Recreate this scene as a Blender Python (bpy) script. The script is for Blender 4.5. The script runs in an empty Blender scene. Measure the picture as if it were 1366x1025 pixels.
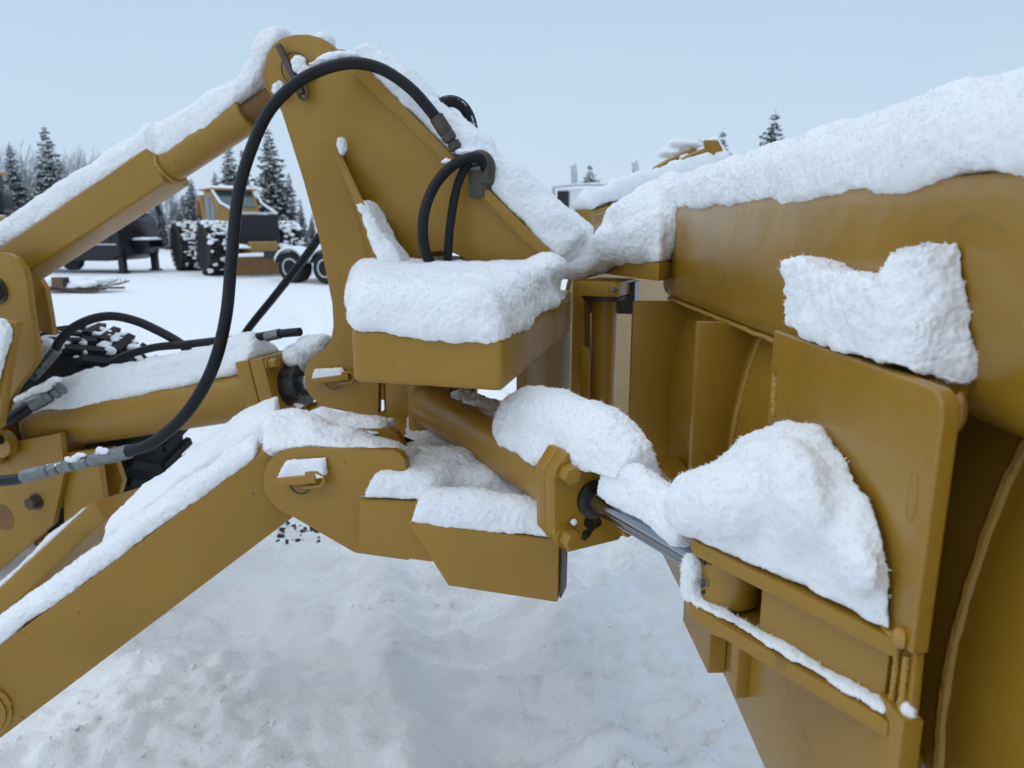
import bpy, bmesh, math, random
import numpy as np
from mathutils import Vector, Matrix, noise

random.seed(7)
rng = np.random.default_rng(7)
sc = bpy.context.scene
col = sc.collection
R = math.radians

# ------------------------------------------------------------------ camera
FPX = 986.0                                   # focal length in pixels of the 1366 wide photograph
TH = math.atan(212.5 / FPX)                   # camera tilts down 12 degrees
EYE = Vector((0, 0, 1.6))
cam_d = bpy.data.cameras.new('camera')
cam_d.sensor_width = 36.0
cam_d.lens = 36.0 * FPX / 1366.0
cam_d.clip_start = 0.02
cam_d.clip_end = 6000
cam_d.dof.use_dof = True
cam_d.dof.focus_distance = 1.75
cam_d.dof.aperture_fstop = 4.5
cam = bpy.data.objects.new('camera', cam_d)
col.objects.link(cam)
cam.location = EYE
cam.rotation_euler = (math.pi / 2 - TH, 0, 0)
sc.camera = cam

# ------------------------------------------------------------------ overcast sky and soft sun
SUN_EL, SUN_AZ = R(68), R(-105)
world = bpy.data.worlds.new('World')
sc.world = world
world.use_nodes = True
wn, wl = world.node_tree.nodes, world.node_tree.links
wn.clear()
w_out = wn.new('ShaderNodeOutputWorld')
w_mix = wn.new('ShaderNodeMixShader')
w_bg1 = wn.new('ShaderNodeBackground')
w_bg2 = wn.new('ShaderNodeBackground')
w_sky = wn.new('ShaderNodeTexSky')
w_sky.sky_type = 'NISHITA'
w_sky.sun_disc = False
w_sky.sun_elevation = SUN_EL
w_sky.sun_rotation = SUN_AZ
w_sky.dust_density = 3.0
w_bg1.inputs['Strength'].default_value = 0.06
wl.new(w_sky.outputs[0], w_bg1.inputs['Color'])
# cloud deck: even, a little brighter towards the horizon all the way round
w_tc = wn.new('ShaderNodeTexCoord')
w_sep = wn.new('ShaderNodeSeparateXYZ')
w_ramp = wn.new('ShaderNodeValToRGB')
w_ramp.color_ramp.elements[0].position = 0.0
w_ramp.color_ramp.elements[0].color = (0.60, 0.735, 0.87, 1)
w_ramp.color_ramp.elements[1].position = 0.5
w_ramp.color_ramp.elements[1].color = (0.41, 0.565, 0.755, 1)
w_nz = wn.new('ShaderNodeTexNoise')
w_nz.inputs['Scale'].default_value = 1.6
w_nz.inputs['Detail'].default_value = 4
w_mx = wn.new('ShaderNodeMix')
w_mx.data_type = 'RGBA'
w_mx.blend_type = 'MULTIPLY'
w_mx.inputs[0].default_value = 0.16
wl.new(w_tc.outputs['Generated'], w_sep.inputs[0])
wl.new(w_sep.outputs['Z'], w_ramp.inputs['Fac'])
wl.new(w_tc.outputs['Generated'], w_nz.inputs['Vector'])
wl.new(w_ramp.outputs['Color'], w_mx.inputs[6])
wl.new(w_nz.outputs['Color'], w_mx.inputs[7])
wl.new(w_mx.outputs[2], w_bg2.inputs['Color'])
w_bg2.inputs['Strength'].default_value = 1.0
w_mix.inputs[0].default_value = 0.85
wl.new(w_bg1.outputs[0], w_mix.inputs[1])
wl.new(w_bg2.outputs[0], w_mix.inputs[2])
wl.new(w_mix.outputs[0], w_out.inputs['Surface'])

sun_d = bpy.data.lights.new('sun', 'SUN')
sun_d.energy = 0.95
sun_d.angle = R(95)
sun_d.color = (1.0, 0.98, 0.96)
sun = bpy.data.objects.new('sun', sun_d)
col.objects.link(sun)
sun_dir = Vector((math.sin(SUN_AZ) * math.cos(SUN_EL), math.cos(SUN_AZ) * math.cos(SUN_EL), math.sin(SUN_EL)))
sun.rotation_euler = sun_dir.to_track_quat('Z', 'Y').to_euler()
sun.location = sun_dir * 50

vs = sc.view_settings
vs.view_transform = 'Standard'
vs.look = 'None'
vs.exposure = 0.3
vs.gamma = 1.0
vs.use_curve_mapping = False
sc.cycles.max_bounces = 8
sc.cycles.diffuse_bounces = 4
sc.cycles.use_denoising = True
sc.cycles.use_adaptive_sampling = True
sc.cycles.adaptive_threshold = 0.03

# ------------------------------------------------------------------ measuring helpers: a sight line met with a real plane
FW = Vector((0, math.cos(TH), -math.sin(TH)))
UP = Vector((0, math.sin(TH), math.cos(TH)))
def ray(x, y):
    return Vector((1, 0, 0)) * ((x - 683.0) / FPX) + UP * (-(y - 512.5) / FPX) + FW
A = R(16.5)
F = Vector((math.cos(A), -math.sin(A), 0))        # the machine's forward direction
T = Vector((-math.sin(A), -math.cos(A), 0))       # across the machine, towards the viewer
a_ = R(-1.87)
W = Vector((math.sin(a_), math.cos(a_), 0))       # along the near wing, away from the viewer
N = Vector((math.cos(a_), -math.sin(a_), 0))      # across the near wing
Z = Vector((0, 0, 1))
def aty(x, y, Y):
    r = ray(x, y)
    return EYE + r * (Y / r.y)
H = aty(805, 470, 2.6)
H.z = 0                                           # foot of the hinge axis
def onz(x, y, z):
    r = ray(x, y)
    return EYE + r * ((z - EYE.z) / r.z)
def onpl(x, y, p, n):
    r = ray(x, y)
    return EYE + r * ((p - EYE).dot(n) / r.dot(n))
def ont(x, y, t):
    return onpl(x, y, H + T * t, T)
def onp(x, y, p):
    return onpl(x, y, N * p, N)
def S(s, t, z):
    return H + F * s + T * t + Z * z
def WP(w, p, z):
    return W * w + N * p + Z * z

# ------------------------------------------------------------------ materials
MAT = {}
def nodes_of(name):
    m = bpy.data.materials.new(name)
    m.use_nodes = True
    nt = m.node_tree
    return m, nt.nodes, nt.links, nt.nodes['Principled BSDF']
def simple(name, rgb, rough=0.5, metal=0.0, var=0.15, scale=20.0, bump=0.0, bscale=60.0, spec=0.5, coat=0.0):
    m, n, l, b = nodes_of(name)
    tc = n.new('ShaderNodeTexCoord')
    nz = n.new('ShaderNodeTexNoise')
    nz.inputs['Scale'].default_value = scale
    nz.inputs['Detail'].default_value = 6
    l.new(tc.outputs['Object'], nz.inputs['Vector'])
    mr = n.new('ShaderNodeMapRange')
    mr.inputs['To Min'].default_value = 1 - var
    mr.inputs['To Max'].default_value = 1 + var
    l.new(nz.outputs['Fac'], mr.inputs['Value'])
    mx = n.new('ShaderNodeMix')
    mx.data_type = 'RGBA'
    mx.blend_type = 'MULTIPLY'
    mx.inputs[0].default_value = 1.0
    mx.inputs[6].default_value = (*rgb, 1)
    l.new(mr.outputs[0], mx.inputs[7])
    l.new(mx.outputs[2], b.inputs['Base Color'])
    b.inputs['Roughness'].default_value = rough
    b.inputs['Metallic'].default_value = metal
    b.inputs['Specular IOR Level'].default_value = spec
    b.inputs['Coat Weight'].default_value = coat
    if bump:
        nb = n.new('ShaderNodeTexNoise')
        nb.inputs['Scale'].default_value = bscale
        nb.inputs['Detail'].default_value = 3
        l.new(tc.outputs['Object'], nb.inputs['Vector'])
        bp = n.new('ShaderNodeBump')
        bp.inputs['Strength'].default_value = bump
        bp.inputs['Distance'].default_value = 0.01
        l.new(nb.outputs['Fac'], bp.inputs['Height'])
        l.new(bp.outputs[0], b.inputs['Normal'])
    MAT[name] = m
    return m

def paint(name, rgb, rough=0.29, grime=0.8):
    """machine enamel: orange peel, hand sized tone changes, specks of dirt and faint scratches"""
    m, n, l, b = nodes_of(name)
    tc = n.new('ShaderNodeTexCoord')
    def noise_(scale, detail=4, rough_=0.5, dist=0.0):
        q = n.new('ShaderNodeTexNoise')
        q.inputs['Scale'].default_value = scale
        q.inputs['Detail'].default_value = detail
        q.inputs['Roughness'].default_value = rough_
        q.inputs['Distortion'].default_value = dist
        l.new(tc.outputs['Object'], q.inputs['Vector'])
        return q
    def ramp(src, p0, p1, c0=(0, 0, 0, 1), c1=(1, 1, 1, 1)):
        q = n.new('ShaderNodeValToRGB')
        q.color_ramp.elements[0].position = p0
        q.color_ramp.elements[1].position = p1
        q.color_ramp.elements[0].color = c0
        q.color_ramp.elements[1].color = c1
        l.new(src, q.inputs['Fac'])
        return q
    def mix(fac, ca, cb, mode='MIX'):
        q = n.new('ShaderNodeMix')
        q.data_type = 'RGBA'
        q.blend_type = mode
        for i, v in ((0, fac), (6, ca), (7, cb)):
            if hasattr(v, 'links'):
                l.new(v, q.inputs[i])
            else:
                q.inputs[i].default_value = v
        return q.outputs[2]
    big = ramp(noise_(3.5, 3).outputs['Fac'], 0.3, 0.7)
    c = mix(big.outputs['Color'], (rgb[0] * 0.92, rgb[1] * 0.9, rgb[2] * 0.85, 1), (rgb[0] * 1.07, rgb[1] * 1.08, rgb[2] * 1.25, 1))
    # dried dirty water film
    film = ramp(noise_(14, 8, 0.65, 0.6).outputs['Fac'], 0.55, 0.8)
    q = n.new('ShaderNodeMath'); q.operation = 'MULTIPLY'
    l.new(film.outputs['Color'], q.inputs[0]); q.inputs[1].default_value = 0.22 * grime
    c = mix(q.outputs[0], c, (0.17, 0.12, 0.06, 1))
    # small specks and chips
    spk = ramp(noise_(70, 2, 0.4).outputs['Fac'], 0.735, 0.76)
    q2 = n.new('ShaderNodeMath'); q2.operation = 'MULTIPLY'
    l.new(spk.outputs['Color'], q2.inputs[0]); q2.inputs[1].default_value = 0.75 * grime
    c = mix(q2.outputs[0], c, (0.035, 0.022, 0.01, 1))
    # scratches: strongly stretched noise
    mp = n.new('ShaderNodeMapping')
    mp.inputs['Scale'].default_value = (3, 90, 45)
    mp.inputs['Rotation'].default_value = (0.4, 0.7, 0.3)
    l.new(tc.outputs['Object'], mp.inputs['Vector'])
    sx = n.new('ShaderNodeTexNoise')
    sx.inputs['Scale'].default_value = 1.0
    sx.inputs['Detail'].default_value = 2
    l.new(mp.outputs[0], sx.inputs['Vector'])
    scr = ramp(sx.outputs['Fac'], 0.74, 0.77)
    q3 = n.new('ShaderNodeMath'); q3.operation = 'MULTIPLY'
    l.new(scr.outputs['Color'], q3.inputs[0]); q3.inputs[1].default_value = 0.6 * grime
    c = mix(q3.outputs[0], c, (0.42, 0.31, 0.14, 1))
    # oily stains, a few and far between
    st_ = ramp(noise_(5.5, 7, 0.62, 1.2).outputs['Fac'], 0.66, 0.74)
    q4 = n.new('ShaderNodeMath'); q4.operation = 'MULTIPLY'
    l.new(st_.outputs['Color'], q4.inputs[0]); q4.inputs[1].default_value = 0.55 * grime
    c = mix(q4.outputs[0], c, (0.07, 0.042, 0.012, 1))
    l.new(c, b.inputs['Base Color'])
    # gloss varies with the dirt film
    rr = n.new('ShaderNodeMapRange')
    rr.inputs['To Min'].default_value = rough - 0.06
    rr.inputs['To Max'].default_value = rough + 0.22
    l.new(noise_(9, 6, 0.6).outputs['Fac'], rr.inputs['Value'])
    l.new(rr.outputs[0], b.inputs['Roughness'])
    b.inputs['Specular IOR Level'].default_value = 0.55 if rough < 0.25 else 0.45
    peel = noise_(230, 2)
    wave = noise_(6, 2)
    bp = n.new('ShaderNodeBump')
    bp.inputs['Strength'].default_value = 0.10
    bp.inputs['Distance'].default_value = 0.004
    l.new(peel.outputs['Fac'], bp.inputs['Height'])
    bp2 = n.new('ShaderNodeBump')
    bp2.inputs['Strength'].default_value = 0.16 if rough > 0.25 else 0.3
    bp2.inputs['Distance'].default_value = 0.02
    l.new(wave.outputs['Fac'], bp2.inputs['Height'])
    l.new(bp.outputs[0], bp2.inputs['Normal'])
    l.new(bp2.outputs[0], b.inputs['Normal'])
    MAT[name] = m
    return m

paint('enamel', (0.325, 0.170, 0.0135))
paint('enamel_gloss', (0.315, 0.165, 0.0135), rough=0.17, grime=0.5)
simple('weld', (0.42, 0.23, 0.035), 0.4, bump=0.5, bscale=120)
simple('rubber', (0.006, 0.007, 0.009), 0.42, var=0.3, bump=0.08, bscale=300, spec=0.28)
simple('tyre', (0.008, 0.008, 0.009), 0.85, var=0.3, bump=0.3, bscale=30)
simple('zinc', (0.20, 0.215, 0.215), 0.42, metal=0.8, var=0.4, scale=35, bump=0.1)
simple('old_steel', (0.09, 0.075, 0.06), 0.5, metal=0.6, var=0.5, scale=30, bump=0.2)
simple('chrome', (0.30, 0.32, 0.35), 0.13, metal=1.0, var=0.15, scale=8)
simple('grease', (0.012, 0.010, 0.008), 0.3, var=0.4, bump=0.5, bscale=80)
simple('black_paint', (0.004, 0.005, 0.009), 0.4, var=0.2)
simple('wood', (0.13, 0.085, 0.05), 0.8, var=0.4, scale=12, bump=0.3)
simple('rusty_steel', (0.19, 0.095, 0.03), 0.75, var=0.4, scale=6, bump=0.3)
simple('white_paint', (0.78, 0.80, 0.82), 0.35, var=0.05)
simple('dirty_white', (0.5, 0.5, 0.5), 0.6, var=0.3)
simple('stack_metal', (0.55, 0.57, 0.6), 0.25, metal=0.9, var=0.1)
simple('machine_yellow', (0.40, 0.22, 0.06), 0.5, var=0.25, scale=5)
simple('cab_glass', (0.05, 0.10, 0.11), 0.08, var=0.1, spec=0.8)
simple('dark_gap', (0.02, 0.02, 0.022), 0.7, var=0.2)
simple('bark', (0.05, 0.042, 0.036), 0.9, var=0.4, scale=4, bump=0.4, bscale=10)
simple('needles', (0.066, 0.080, 0.082), 0.75, var=0.5, scale=1.2)  # needle green paled towards grey, distance haze put into the colour
simple('frosted_twig', (0.34, 0.36, 0.39), 0.85, var=0.35, scale=1.5)
simple('orange_lamp', (0.45, 0.12, 0.04), 0.3)
simple('red_lamp', (0.45, 0.02, 0.02), 0.3)
simple('gravel', (0.06, 0.05, 0.042), 0.9, var=0.6, scale=30, bump=0.5)
simple('hose_print', (0.55, 0.55, 0.55), 0.5)

def snow_material(name, rgb, fine=True):
    m, n, l, b = nodes_of(name)
    tc = n.new('ShaderNodeTexCoord')
    nz = n.new('ShaderNodeTexNoise')
    nz.inputs['Scale'].default_value = 5
    nz.inputs['Detail'].default_value = 5
    l.new(tc.outputs['Object'], nz.inputs['Vector'])
    mr = n.new('ShaderNodeMapRange')
    mr.inputs['To Min'].default_value = 0.94
    mr.inputs['To Max'].default_value = 1.04
    l.new(nz.outputs['Fac'], mr.inputs['Value'])
    mx = n.new('ShaderNodeMix')
    mx.data_type = 'RGBA'
    mx.blend_type = 'MULTIPLY'
    mx.inputs[0].default_value = 1
    mx.inputs[6].default_value = (*rgb, 1)
    l.new(mr.outputs[0], mx.inputs[7])
    l.new(mx.outputs[2], b.inputs['Base Color'])
    b.inputs['Roughness'].default_value = 0.65
    b.inputs['Specular IOR Level'].default_value = 0.25
    b.inputs['Subsurface Weight'].default_value = 0.5 if fine else 0.0
    b.inputs['Subsurface Radius'].default_value = (0.008, 0.009, 0.010)
    b.inputs['Subsurface Scale'].default_value = 1.0
    nb = n.new('ShaderNodeTexNoise')
    nb.inputs['Scale'].default_value = 260 if fine else 45
    nb.inputs['Detail'].default_value = 4
    nb.inputs['Roughness'].default_value = 0.7
    l.new(tc.outputs['Object'], nb.inputs['Vector'])
    bp = n.new('ShaderNodeBump')
    bp.inputs['Strength'].default_value = 0.3 if fine else 0.75
    bp.inputs['Distance'].default_value = 0.004 if fine else 0.012
    l.new(nb.outputs['Fac'], bp.inputs['Height'])
    l.new(bp.outputs[0], b.inputs['Normal'])
    MAT[name] = m
snow_material('snow', (0.86, 0.863, 0.868))
snow_material('ground_snow', (0.95, 0.953, 0.956), fine=False)
MAT['ground_snow'].node_tree.nodes['Principled BSDF'].inputs['Specular IOR Level'].default_value = 0.2

m_, n_, l_, b_ = nodes_of('frost')
d_ = n_.new('ShaderNodeBsdfDiffuse'); d_.inputs['Color'].default_value = (0.93, 0.933, 0.937, 1)
t_ = n_.new('ShaderNodeBsdfTranslucent'); t_.inputs['Color'].default_value = (0.93, 0.933, 0.937, 1)
x_ = n_.new('ShaderNodeMixShader'); x_.inputs[0].default_value = 0.2
l_.new(d_.outputs[0], x_.inputs[1]); l_.new(t_.outputs[0], x_.inputs[2])
l_.new(x_.outputs[0], n_['Material Output'].inputs['Surface'])
MAT['frost'] = m_
FROST = 10000                                 # splinters per square metre

# ------------------------------------------------------------------ object helpers
def link(o):
    col.objects.link(o)
    return o
def tag(o, label=None, cat=None, group=None, kind=None):
    if label: o['label'] = label
    if cat: o['category'] = cat
    if group: o['group'] = group
    if kind: o['kind'] = kind
    return o
def thing(name, loc, label, cat, group=None):
    o = bpy.data.objects.new(name, None)
    o.empty_display_size = 0.1
    link(o)
    o.location = loc
    return tag(o, label, cat, group)
def attach(o, parent):
    if parent is not None:
        o.parent = parent
        root = parent
        off = Vector((0, 0, 0))
        while root is not None:                     # only the root Empty is moved away from the origin
            off += root.location
            root = root.parent
        o.location = -off if o.data is not None and not o.get('_local') else o.location
    return o
class MB:
    """collects shapes and links them as one mesh object"""
    def __init__(self):
        self.bm = bmesh.new()
    def poly_prism(self, pts, vec):
        vb = [self.bm.verts.new(p) for p in pts]
        vt = [self.bm.verts.new(Vector(p) + Vector(vec)) for p in pts]
        k = len(pts)
        self.bm.faces.new(vb)
        self.bm.faces.new(vt[::-1])
        for i in range(k):
            j = (i + 1) % k
            self.bm.faces.new((vb[j], vb[i], vt[i], vt[j]))
        return self
    def hull(self, pts):
        vs_ = [self.bm.verts.new(p) for p in pts]
        r = bmesh.ops.convex_hull(self.bm, input=vs_)
        junk = [e for e in r['geom_interior'] if isinstance(e, bmesh.types.BMVert)] + [e for e in r['geom_unused'] if isinstance(e, bmesh.types.BMVert)]
        if junk:
            bmesh.ops.delete(self.bm, geom=list(set(junk)), context='VERTS')
        return self
    def box(self, c, sx, sy, sz, X=Vector((1, 0, 0)), Y=Vector((0, 1, 0)), Zv=Vector((0, 0, 1))):
        c = Vector(c)
        P = [c + X * (i * sx / 2) + Y * (j * sy / 2) + Zv * (k * sz / 2) for k in (-1, 1) for j in (-1, 1) for i in (-1, 1)]
        v = [self.bm.verts.new(p) for p in P]
        for q in ((0, 2, 3, 1), (4, 5, 7, 6), (0, 1, 5, 4), (2, 6, 7, 3), (0, 4, 6, 2), (1, 3, 7, 5)):
            self.bm.faces.new([v[i] for i in q])
        return self
    def cyl(self, p0, p1, r0, r1=None, n=24, caps=True):
        p0, p1 = Vector(p0), Vector(p1)
        r1 = r0 if r1 is None else r1
        d = (p1 - p0).normalized()
        a = d.orthogonal().normalized()
        b = d.cross(a)
        r_ = []
        for p, r in ((p0, r0), (p1, r1)):
            r_.append([self.bm.verts.new(p + (a * math.cos(2 * math.pi * i / n) + b * math.sin(2 * math.pi * i / n)) * r) for i in range(n)])
        for i in range(n):
            j = (i + 1) % n
            self.bm.faces.new((r_[0][i], r_[0][j], r_[1][j], r_[1][i]))
        if caps:
            self.bm.faces.new(r_[0][::-1])
            self.bm.faces.new(r_[1])
        return self
    def lathe(self, p0, d, prof, n=32, rot=0.0):
        """prof: list of (distance along d, radius)"""
        p0, d = Vector(p0), Vector(d).normalized()
        a = d.orthogonal().normalized()
        b = d.cross(a)
        rings = []
        for h, r in prof:
            rings.append([self.bm.verts.new(p0 + d * h + (a * math.cos(rot + 2 * math.pi * i / n) + b * math.sin(rot + 2 * math.pi * i / n)) * max(r, 1e-4)) for i in range(n)])
        for k in range(len(rings) - 1):
            for i in range(n):
                j = (i + 1) % n
                self.bm.faces.new((rings[k][i], rings[k][j], rings[k + 1][j], rings[k + 1][i]))
        self.bm.faces.new(rings[0][::-1])
        self.bm.faces.new(rings[-1])
        return self
    def tube(self, pts, r, n=12, closed=False):
        pts = [Vector(p) for p in pts]
        k = len(pts)
        rad = r if isinstance(r, (list, tuple)) else [r] * k
        rings = []
        up = None
        for i, p in enumerate(pts):
            if closed:
                d = pts[(i + 1) % k] - pts[i - 1]
            else:
                d = pts[min(i + 1, k - 1)] - pts[max(i - 1, 0)]
            d.normalize()
            if up is None:
                up = d.orthogonal().normalized()
            up = (up - d * up.dot(d)).normalized()
            b = d.cross(up)
            rings.append([self.bm.verts.new(p + (up * math.cos(2 * math.pi * q / n) + b * math.sin(2 * math.pi * q / n)) * rad[i]) for q in range(n)])
        last = k if closed else k - 1
        for i in range(last):
            A_, B_ = rings[i], rings[(i + 1) % k]
            for q in range(n):
                s = (q + 1) % n
                self.bm.faces.new((A_[q], A_[s], B_[s], B_[q]))
        if not closed:
            self.bm.faces.new(rings[0][::-1])
            self.bm.faces.new(rings[-1])
        return self
    def bevel(self, off, seg=2, ang=25):
        bmesh.ops.recalc_face_normals(self.bm, faces=self.bm.faces)
        self.bm.normal_update()
        es = [e for e in self.bm.edges if len(e.link_faces) == 2 and e.calc_face_angle(0) > R(ang)]
        bmesh.ops.bevel(self.bm, geom=es, offset=off, segments=seg, profile=0.6, affect='EDGES', clamp_overlap=True)
        return self
    def mesh(self, name, mat, smooth=True, ang=40):
        bmesh.ops.recalc_face_normals(self.bm, faces=self.bm.faces)
        me = bpy.data.meshes.new(name)
        if smooth:
            self.bm.normal_update()
            for f in self.bm.faces:
                f.smooth = True
            for e in self.bm.edges:
                if len(e.link_faces) == 2 and e.calc_face_angle(0) > R(ang):
                    e.smooth = False
        self.bm.to_mesh(me)
        self.bm.free()
        me.materials.append(MAT[mat] if isinstance(mat, str) else mat)
        return me
    def build(self, name, mat, parent=None, smooth=True, ang=40, local=False):
        o = bpy.data.objects.new(name, self.mesh(name, mat, smooth, ang))
        if local: o['_local'] = 1
        link(o)
        attach(o, parent)
        if local: del o['_local']
        return o
def plate(name, pts, vec, parent, mat='enamel', bev=0.004, seg=2):
    m = MB().poly_prism(pts, vec)
    if bev: m.bevel(bev, seg)
    return m.build(name, mat, parent)
def arc(c, u, v, r, a0, a1, n=10):
    return [c + u * (r * math.cos(R(a0 + (a1 - a0) * i / n))) + v * (r * math.sin(R(a0 + (a1 - a0) * i / n))) for i in range(n + 1)]
def spline(pts, n=10):
    pts = [Vector(p) for p in pts]
    P = [pts[0] * 2 - pts[1]] + pts + [pts[-1] * 2 - pts[-2]]
    out = []
    for i in range(1, len(P) - 2):
        for k in range(n):
            t = k / n
            a, b, c, d = P[i - 1], P[i], P[i + 1], P[i + 2]
            out.append(0.5 * ((2 * b) + (c - a) * t + (2 * a - 5 * b + 4 * c - d) * t * t + (3 * b - a - 3 * c + d) * t ** 3))
    out.append(pts[-1])
    return out
def weld(name, pts, r, parent, n=6):
    """a lumpy weld bead"""
    p = spline(pts, max(6, int(60 / max(1, len(pts) - 1))))
    ph = random.random() * 9
    rr = [r * (0.92 + 0.10 * abs(math.sin(i * 1.9)) + 0.22 * noise.noise(Vector((i * .21 + ph, ph, 0))) + random.uniform(-0.05, 0.05)) for i in range(len(p))]
    p = [q + Vector((noise.noise(Vector((i * .3, ph, 1))), noise.noise(Vector((i * .3, ph, 2))), noise.noise(Vector((i * .3, ph, 3))))) * r * .35 for i, q in enumerate(p)]
    return MB().tube(p, rr, 8).build(name, 'weld', parent)
def hex_bolt(name, c, d, r, h, parent, mat='enamel', washer=True):
    d = Vector(d).normalized()
    m = MB()
    if washer:
        m.lathe(c, d, [(0, r * 1.25), (h * 0.2, r * 1.25)], 20)
    m.lathe(Vector(c) + d * h * 0.2, d, [(0, r), (h * 0.7, r), (h * 0.85, r * 0.86)], 6, rot=random.random())
    return m.build(name, mat, parent, smooth=False)

# ------------------------------------------------------------------ snow lumps: rough solids melted together, grown rough, set with crystals
def snow_cap(label, hulls, vox=0.008, sm=7, amp=1.0, fine=True, name='snow_cap'):
    bm = bmesh.new()
    for pts in hulls:
        b2 = bmesh.new()
        vs_ = [b2.verts.new(p) for p in pts]
        bmesh.ops.convex_hull(b2, input=vs_)
        loose = [v for v in b2.verts if not v.link_faces]
        bmesh.ops.delete(b2, geom=loose, context='VERTS')
        bmesh.ops.recalc_face_normals(b2, faces=b2.faces)
        tmp = bpy.data.meshes.new('tmp')
        b2.to_mesh(tmp)
        bm.from_mesh(tmp)
        b2.free()
        bpy.data.meshes.remove(tmp)
    me = bpy.data.meshes.new('rough')
    bm.to_mesh(me)
    bm.free()
    o = link(bpy.data.objects.new('rough', me))
    md = o.modifiers.new('r', 'REMESH')
    md.mode = 'VOXEL'
    md.voxel_size = vox
    md = o.modifiers.new('s', 'SMOOTH')
    md.factor = 0.5
    md.iterations = int(sm * 1.8) if sm < 5 else sm * 8
    if fine:
        md = o.modifiers.new('d', 'SUBSURF')
        md.levels = md.render_levels = 1
    dg = bpy.context.evaluated_depsgraph_get()
    ev = o.evaluated_get(dg)
    m2 = ev.to_mesh()
    nv = len(m2.vertices)
    co = np.empty(nv * 3); m2.vertices.foreach_get('co', co); co = co.reshape(-1, 3)
    no = np.empty(nv * 3); m2.vertex_normals.foreach_get('vector', no); no = no.reshape(-1, 3)
    faces = [tuple(p.vertices) for p in m2.polygons]
    ev.to_mesh_clear()
    bpy.data.objects.remove(o)
    bpy.data.meshes.remove(me)
    nf = noise.noise
    vo = noise.voronoi
    d = []
    for c in co.tolist():
        p = Vector(c)
        n3 = nf(p * 70)
        d.append(0.013 * nf(p * 7) + 0.006 * nf(p * 19) + 0.0030 * n3 + (0.0030 + 0.0045 * max(0.0, nf(p * 23))) * (0.42 - vo(p * 175)[0][0]))
    co = co + no * (np.array(d) * amp)[:, None]
    # splinters of frost that stand off the surface and feather the outline
    qd = np.array([f if len(f) == 4 else f + (f[2],) for f in faces])
    ar = np.linalg.norm(np.cross(co[qd[:, 1]] - co[qd[:, 0]], co[qd[:, 3]] - co[qd[:, 0]]), axis=1)
    ar = ar * np.where(no[qd[:, 0], 2] < -0.3, 0.0, 1.0)
    n_c = int(ar.sum() * FROST) if fine else 0
    cum = np.cumsum(ar) / ar.sum()
    idx = np.minimum(np.searchsorted(cum, rng.random(n_c)), len(ar) - 1)
    u = rng.random((n_c, 1)); v = rng.random((n_c, 1))
    base = co[qd[idx, 0]] * (1 - u) * (1 - v) + co[qd[idx, 1]] * u * (1 - v) + co[qd[idx, 2]] * u * v + co[qd[idx, 3]] * (1 - u) * v
    nn = no[qd[idx, 0]]
    L = 0.0018 + 0.0040 * rng.random(n_c) ** 2.2
    dirn = nn + rng.normal(0, 0.5, (n_c, 3)); dirn /= np.linalg.norm(dirn, axis=1)[:, None]
    ax = np.cross(dirn, rng.normal(0, 1, (n_c, 3))); ax /= np.linalg.norm(ax, axis=1)[:, None]
    bx = np.cross(dirn, ax)
    wdt = np.minimum(L * rng.uniform(0.2, 0.4, n_c), 0.0011)[:, None]
    root = base + nn * 0.0010
    cv_ = np.stack([root + (ax * math.cos(k) + bx * math.sin(k)) * wdt for k in (0, 2.094, 4.189)] + [root + dirn * L[:, None]], axis=1).reshape(-1, 3)
    ks = len(co) + 4 * np.arange(n_c)
    cf = np.concatenate([np.stack([ks, ks + 1, ks + 3], 1), np.stack([ks + 1, ks + 2, ks + 3], 1), np.stack([ks + 2, ks, ks + 3], 1)])
    mesh = bpy.data.meshes.new(name)
    mesh.from_pydata(np.concatenate([co, cv_]).tolist(), [], faces + cf.tolist())
    mesh.polygons.foreach_set('use_smooth', [True] * len(faces) + [False] * len(cf))
    mesh.materials.append(MAT['snow'])
    mesh.materials.append(MAT['frost'])
    mesh.polygons.foreach_set('material_index', [0] * len(faces) + [1] * len(cf))
    mesh.update()
    ob = link(bpy.data.objects.new(name, mesh))
    return tag(ob, label, 'snow', 'snow lying on the plow and its hitch')
def sweep_hulls(secs):
    """consecutive cross sections -> convex hulls"""
    return [list(secs[i]) + list(secs[i + 1]) for i in range(len(secs) - 1)]
def ball(c, rx, ry=None, rz=None, n=8):
    ry = ry or rx; rz = rz or rx
    out = []
    for i in range(n):
        for j in range(1, 5):
            th, ph = 2 * math.pi * i / n, math.pi * j / 5
            out.append(Vector(c) + Vector((rx * math.cos(th) * math.sin(ph), ry * math.sin(th) * math.sin(ph), rz * math.cos(ph))))
    return out + [Vector(c) + Vector((0, 0, rz)), Vector(c) - Vector((0, 0, rz))]
def slab(poly, h, top_in=0.75, z0=-0.004):
    """snow lying on a flat convex polygon: base, and a top drawn in towards the middle"""
    c = sum(poly, Vector()) / len(poly)
    return [p + Z * z0 for p in poly] + [c + (p - c) * 0.99 + Z * h * 0.45 for p in poly] + [c + (p - c) * (top_in + .07) + Z * h * .85 for p in poly] + [c + (p - c) * (top_in - .12) + Z * h * 1.04 for p in poly]

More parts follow.
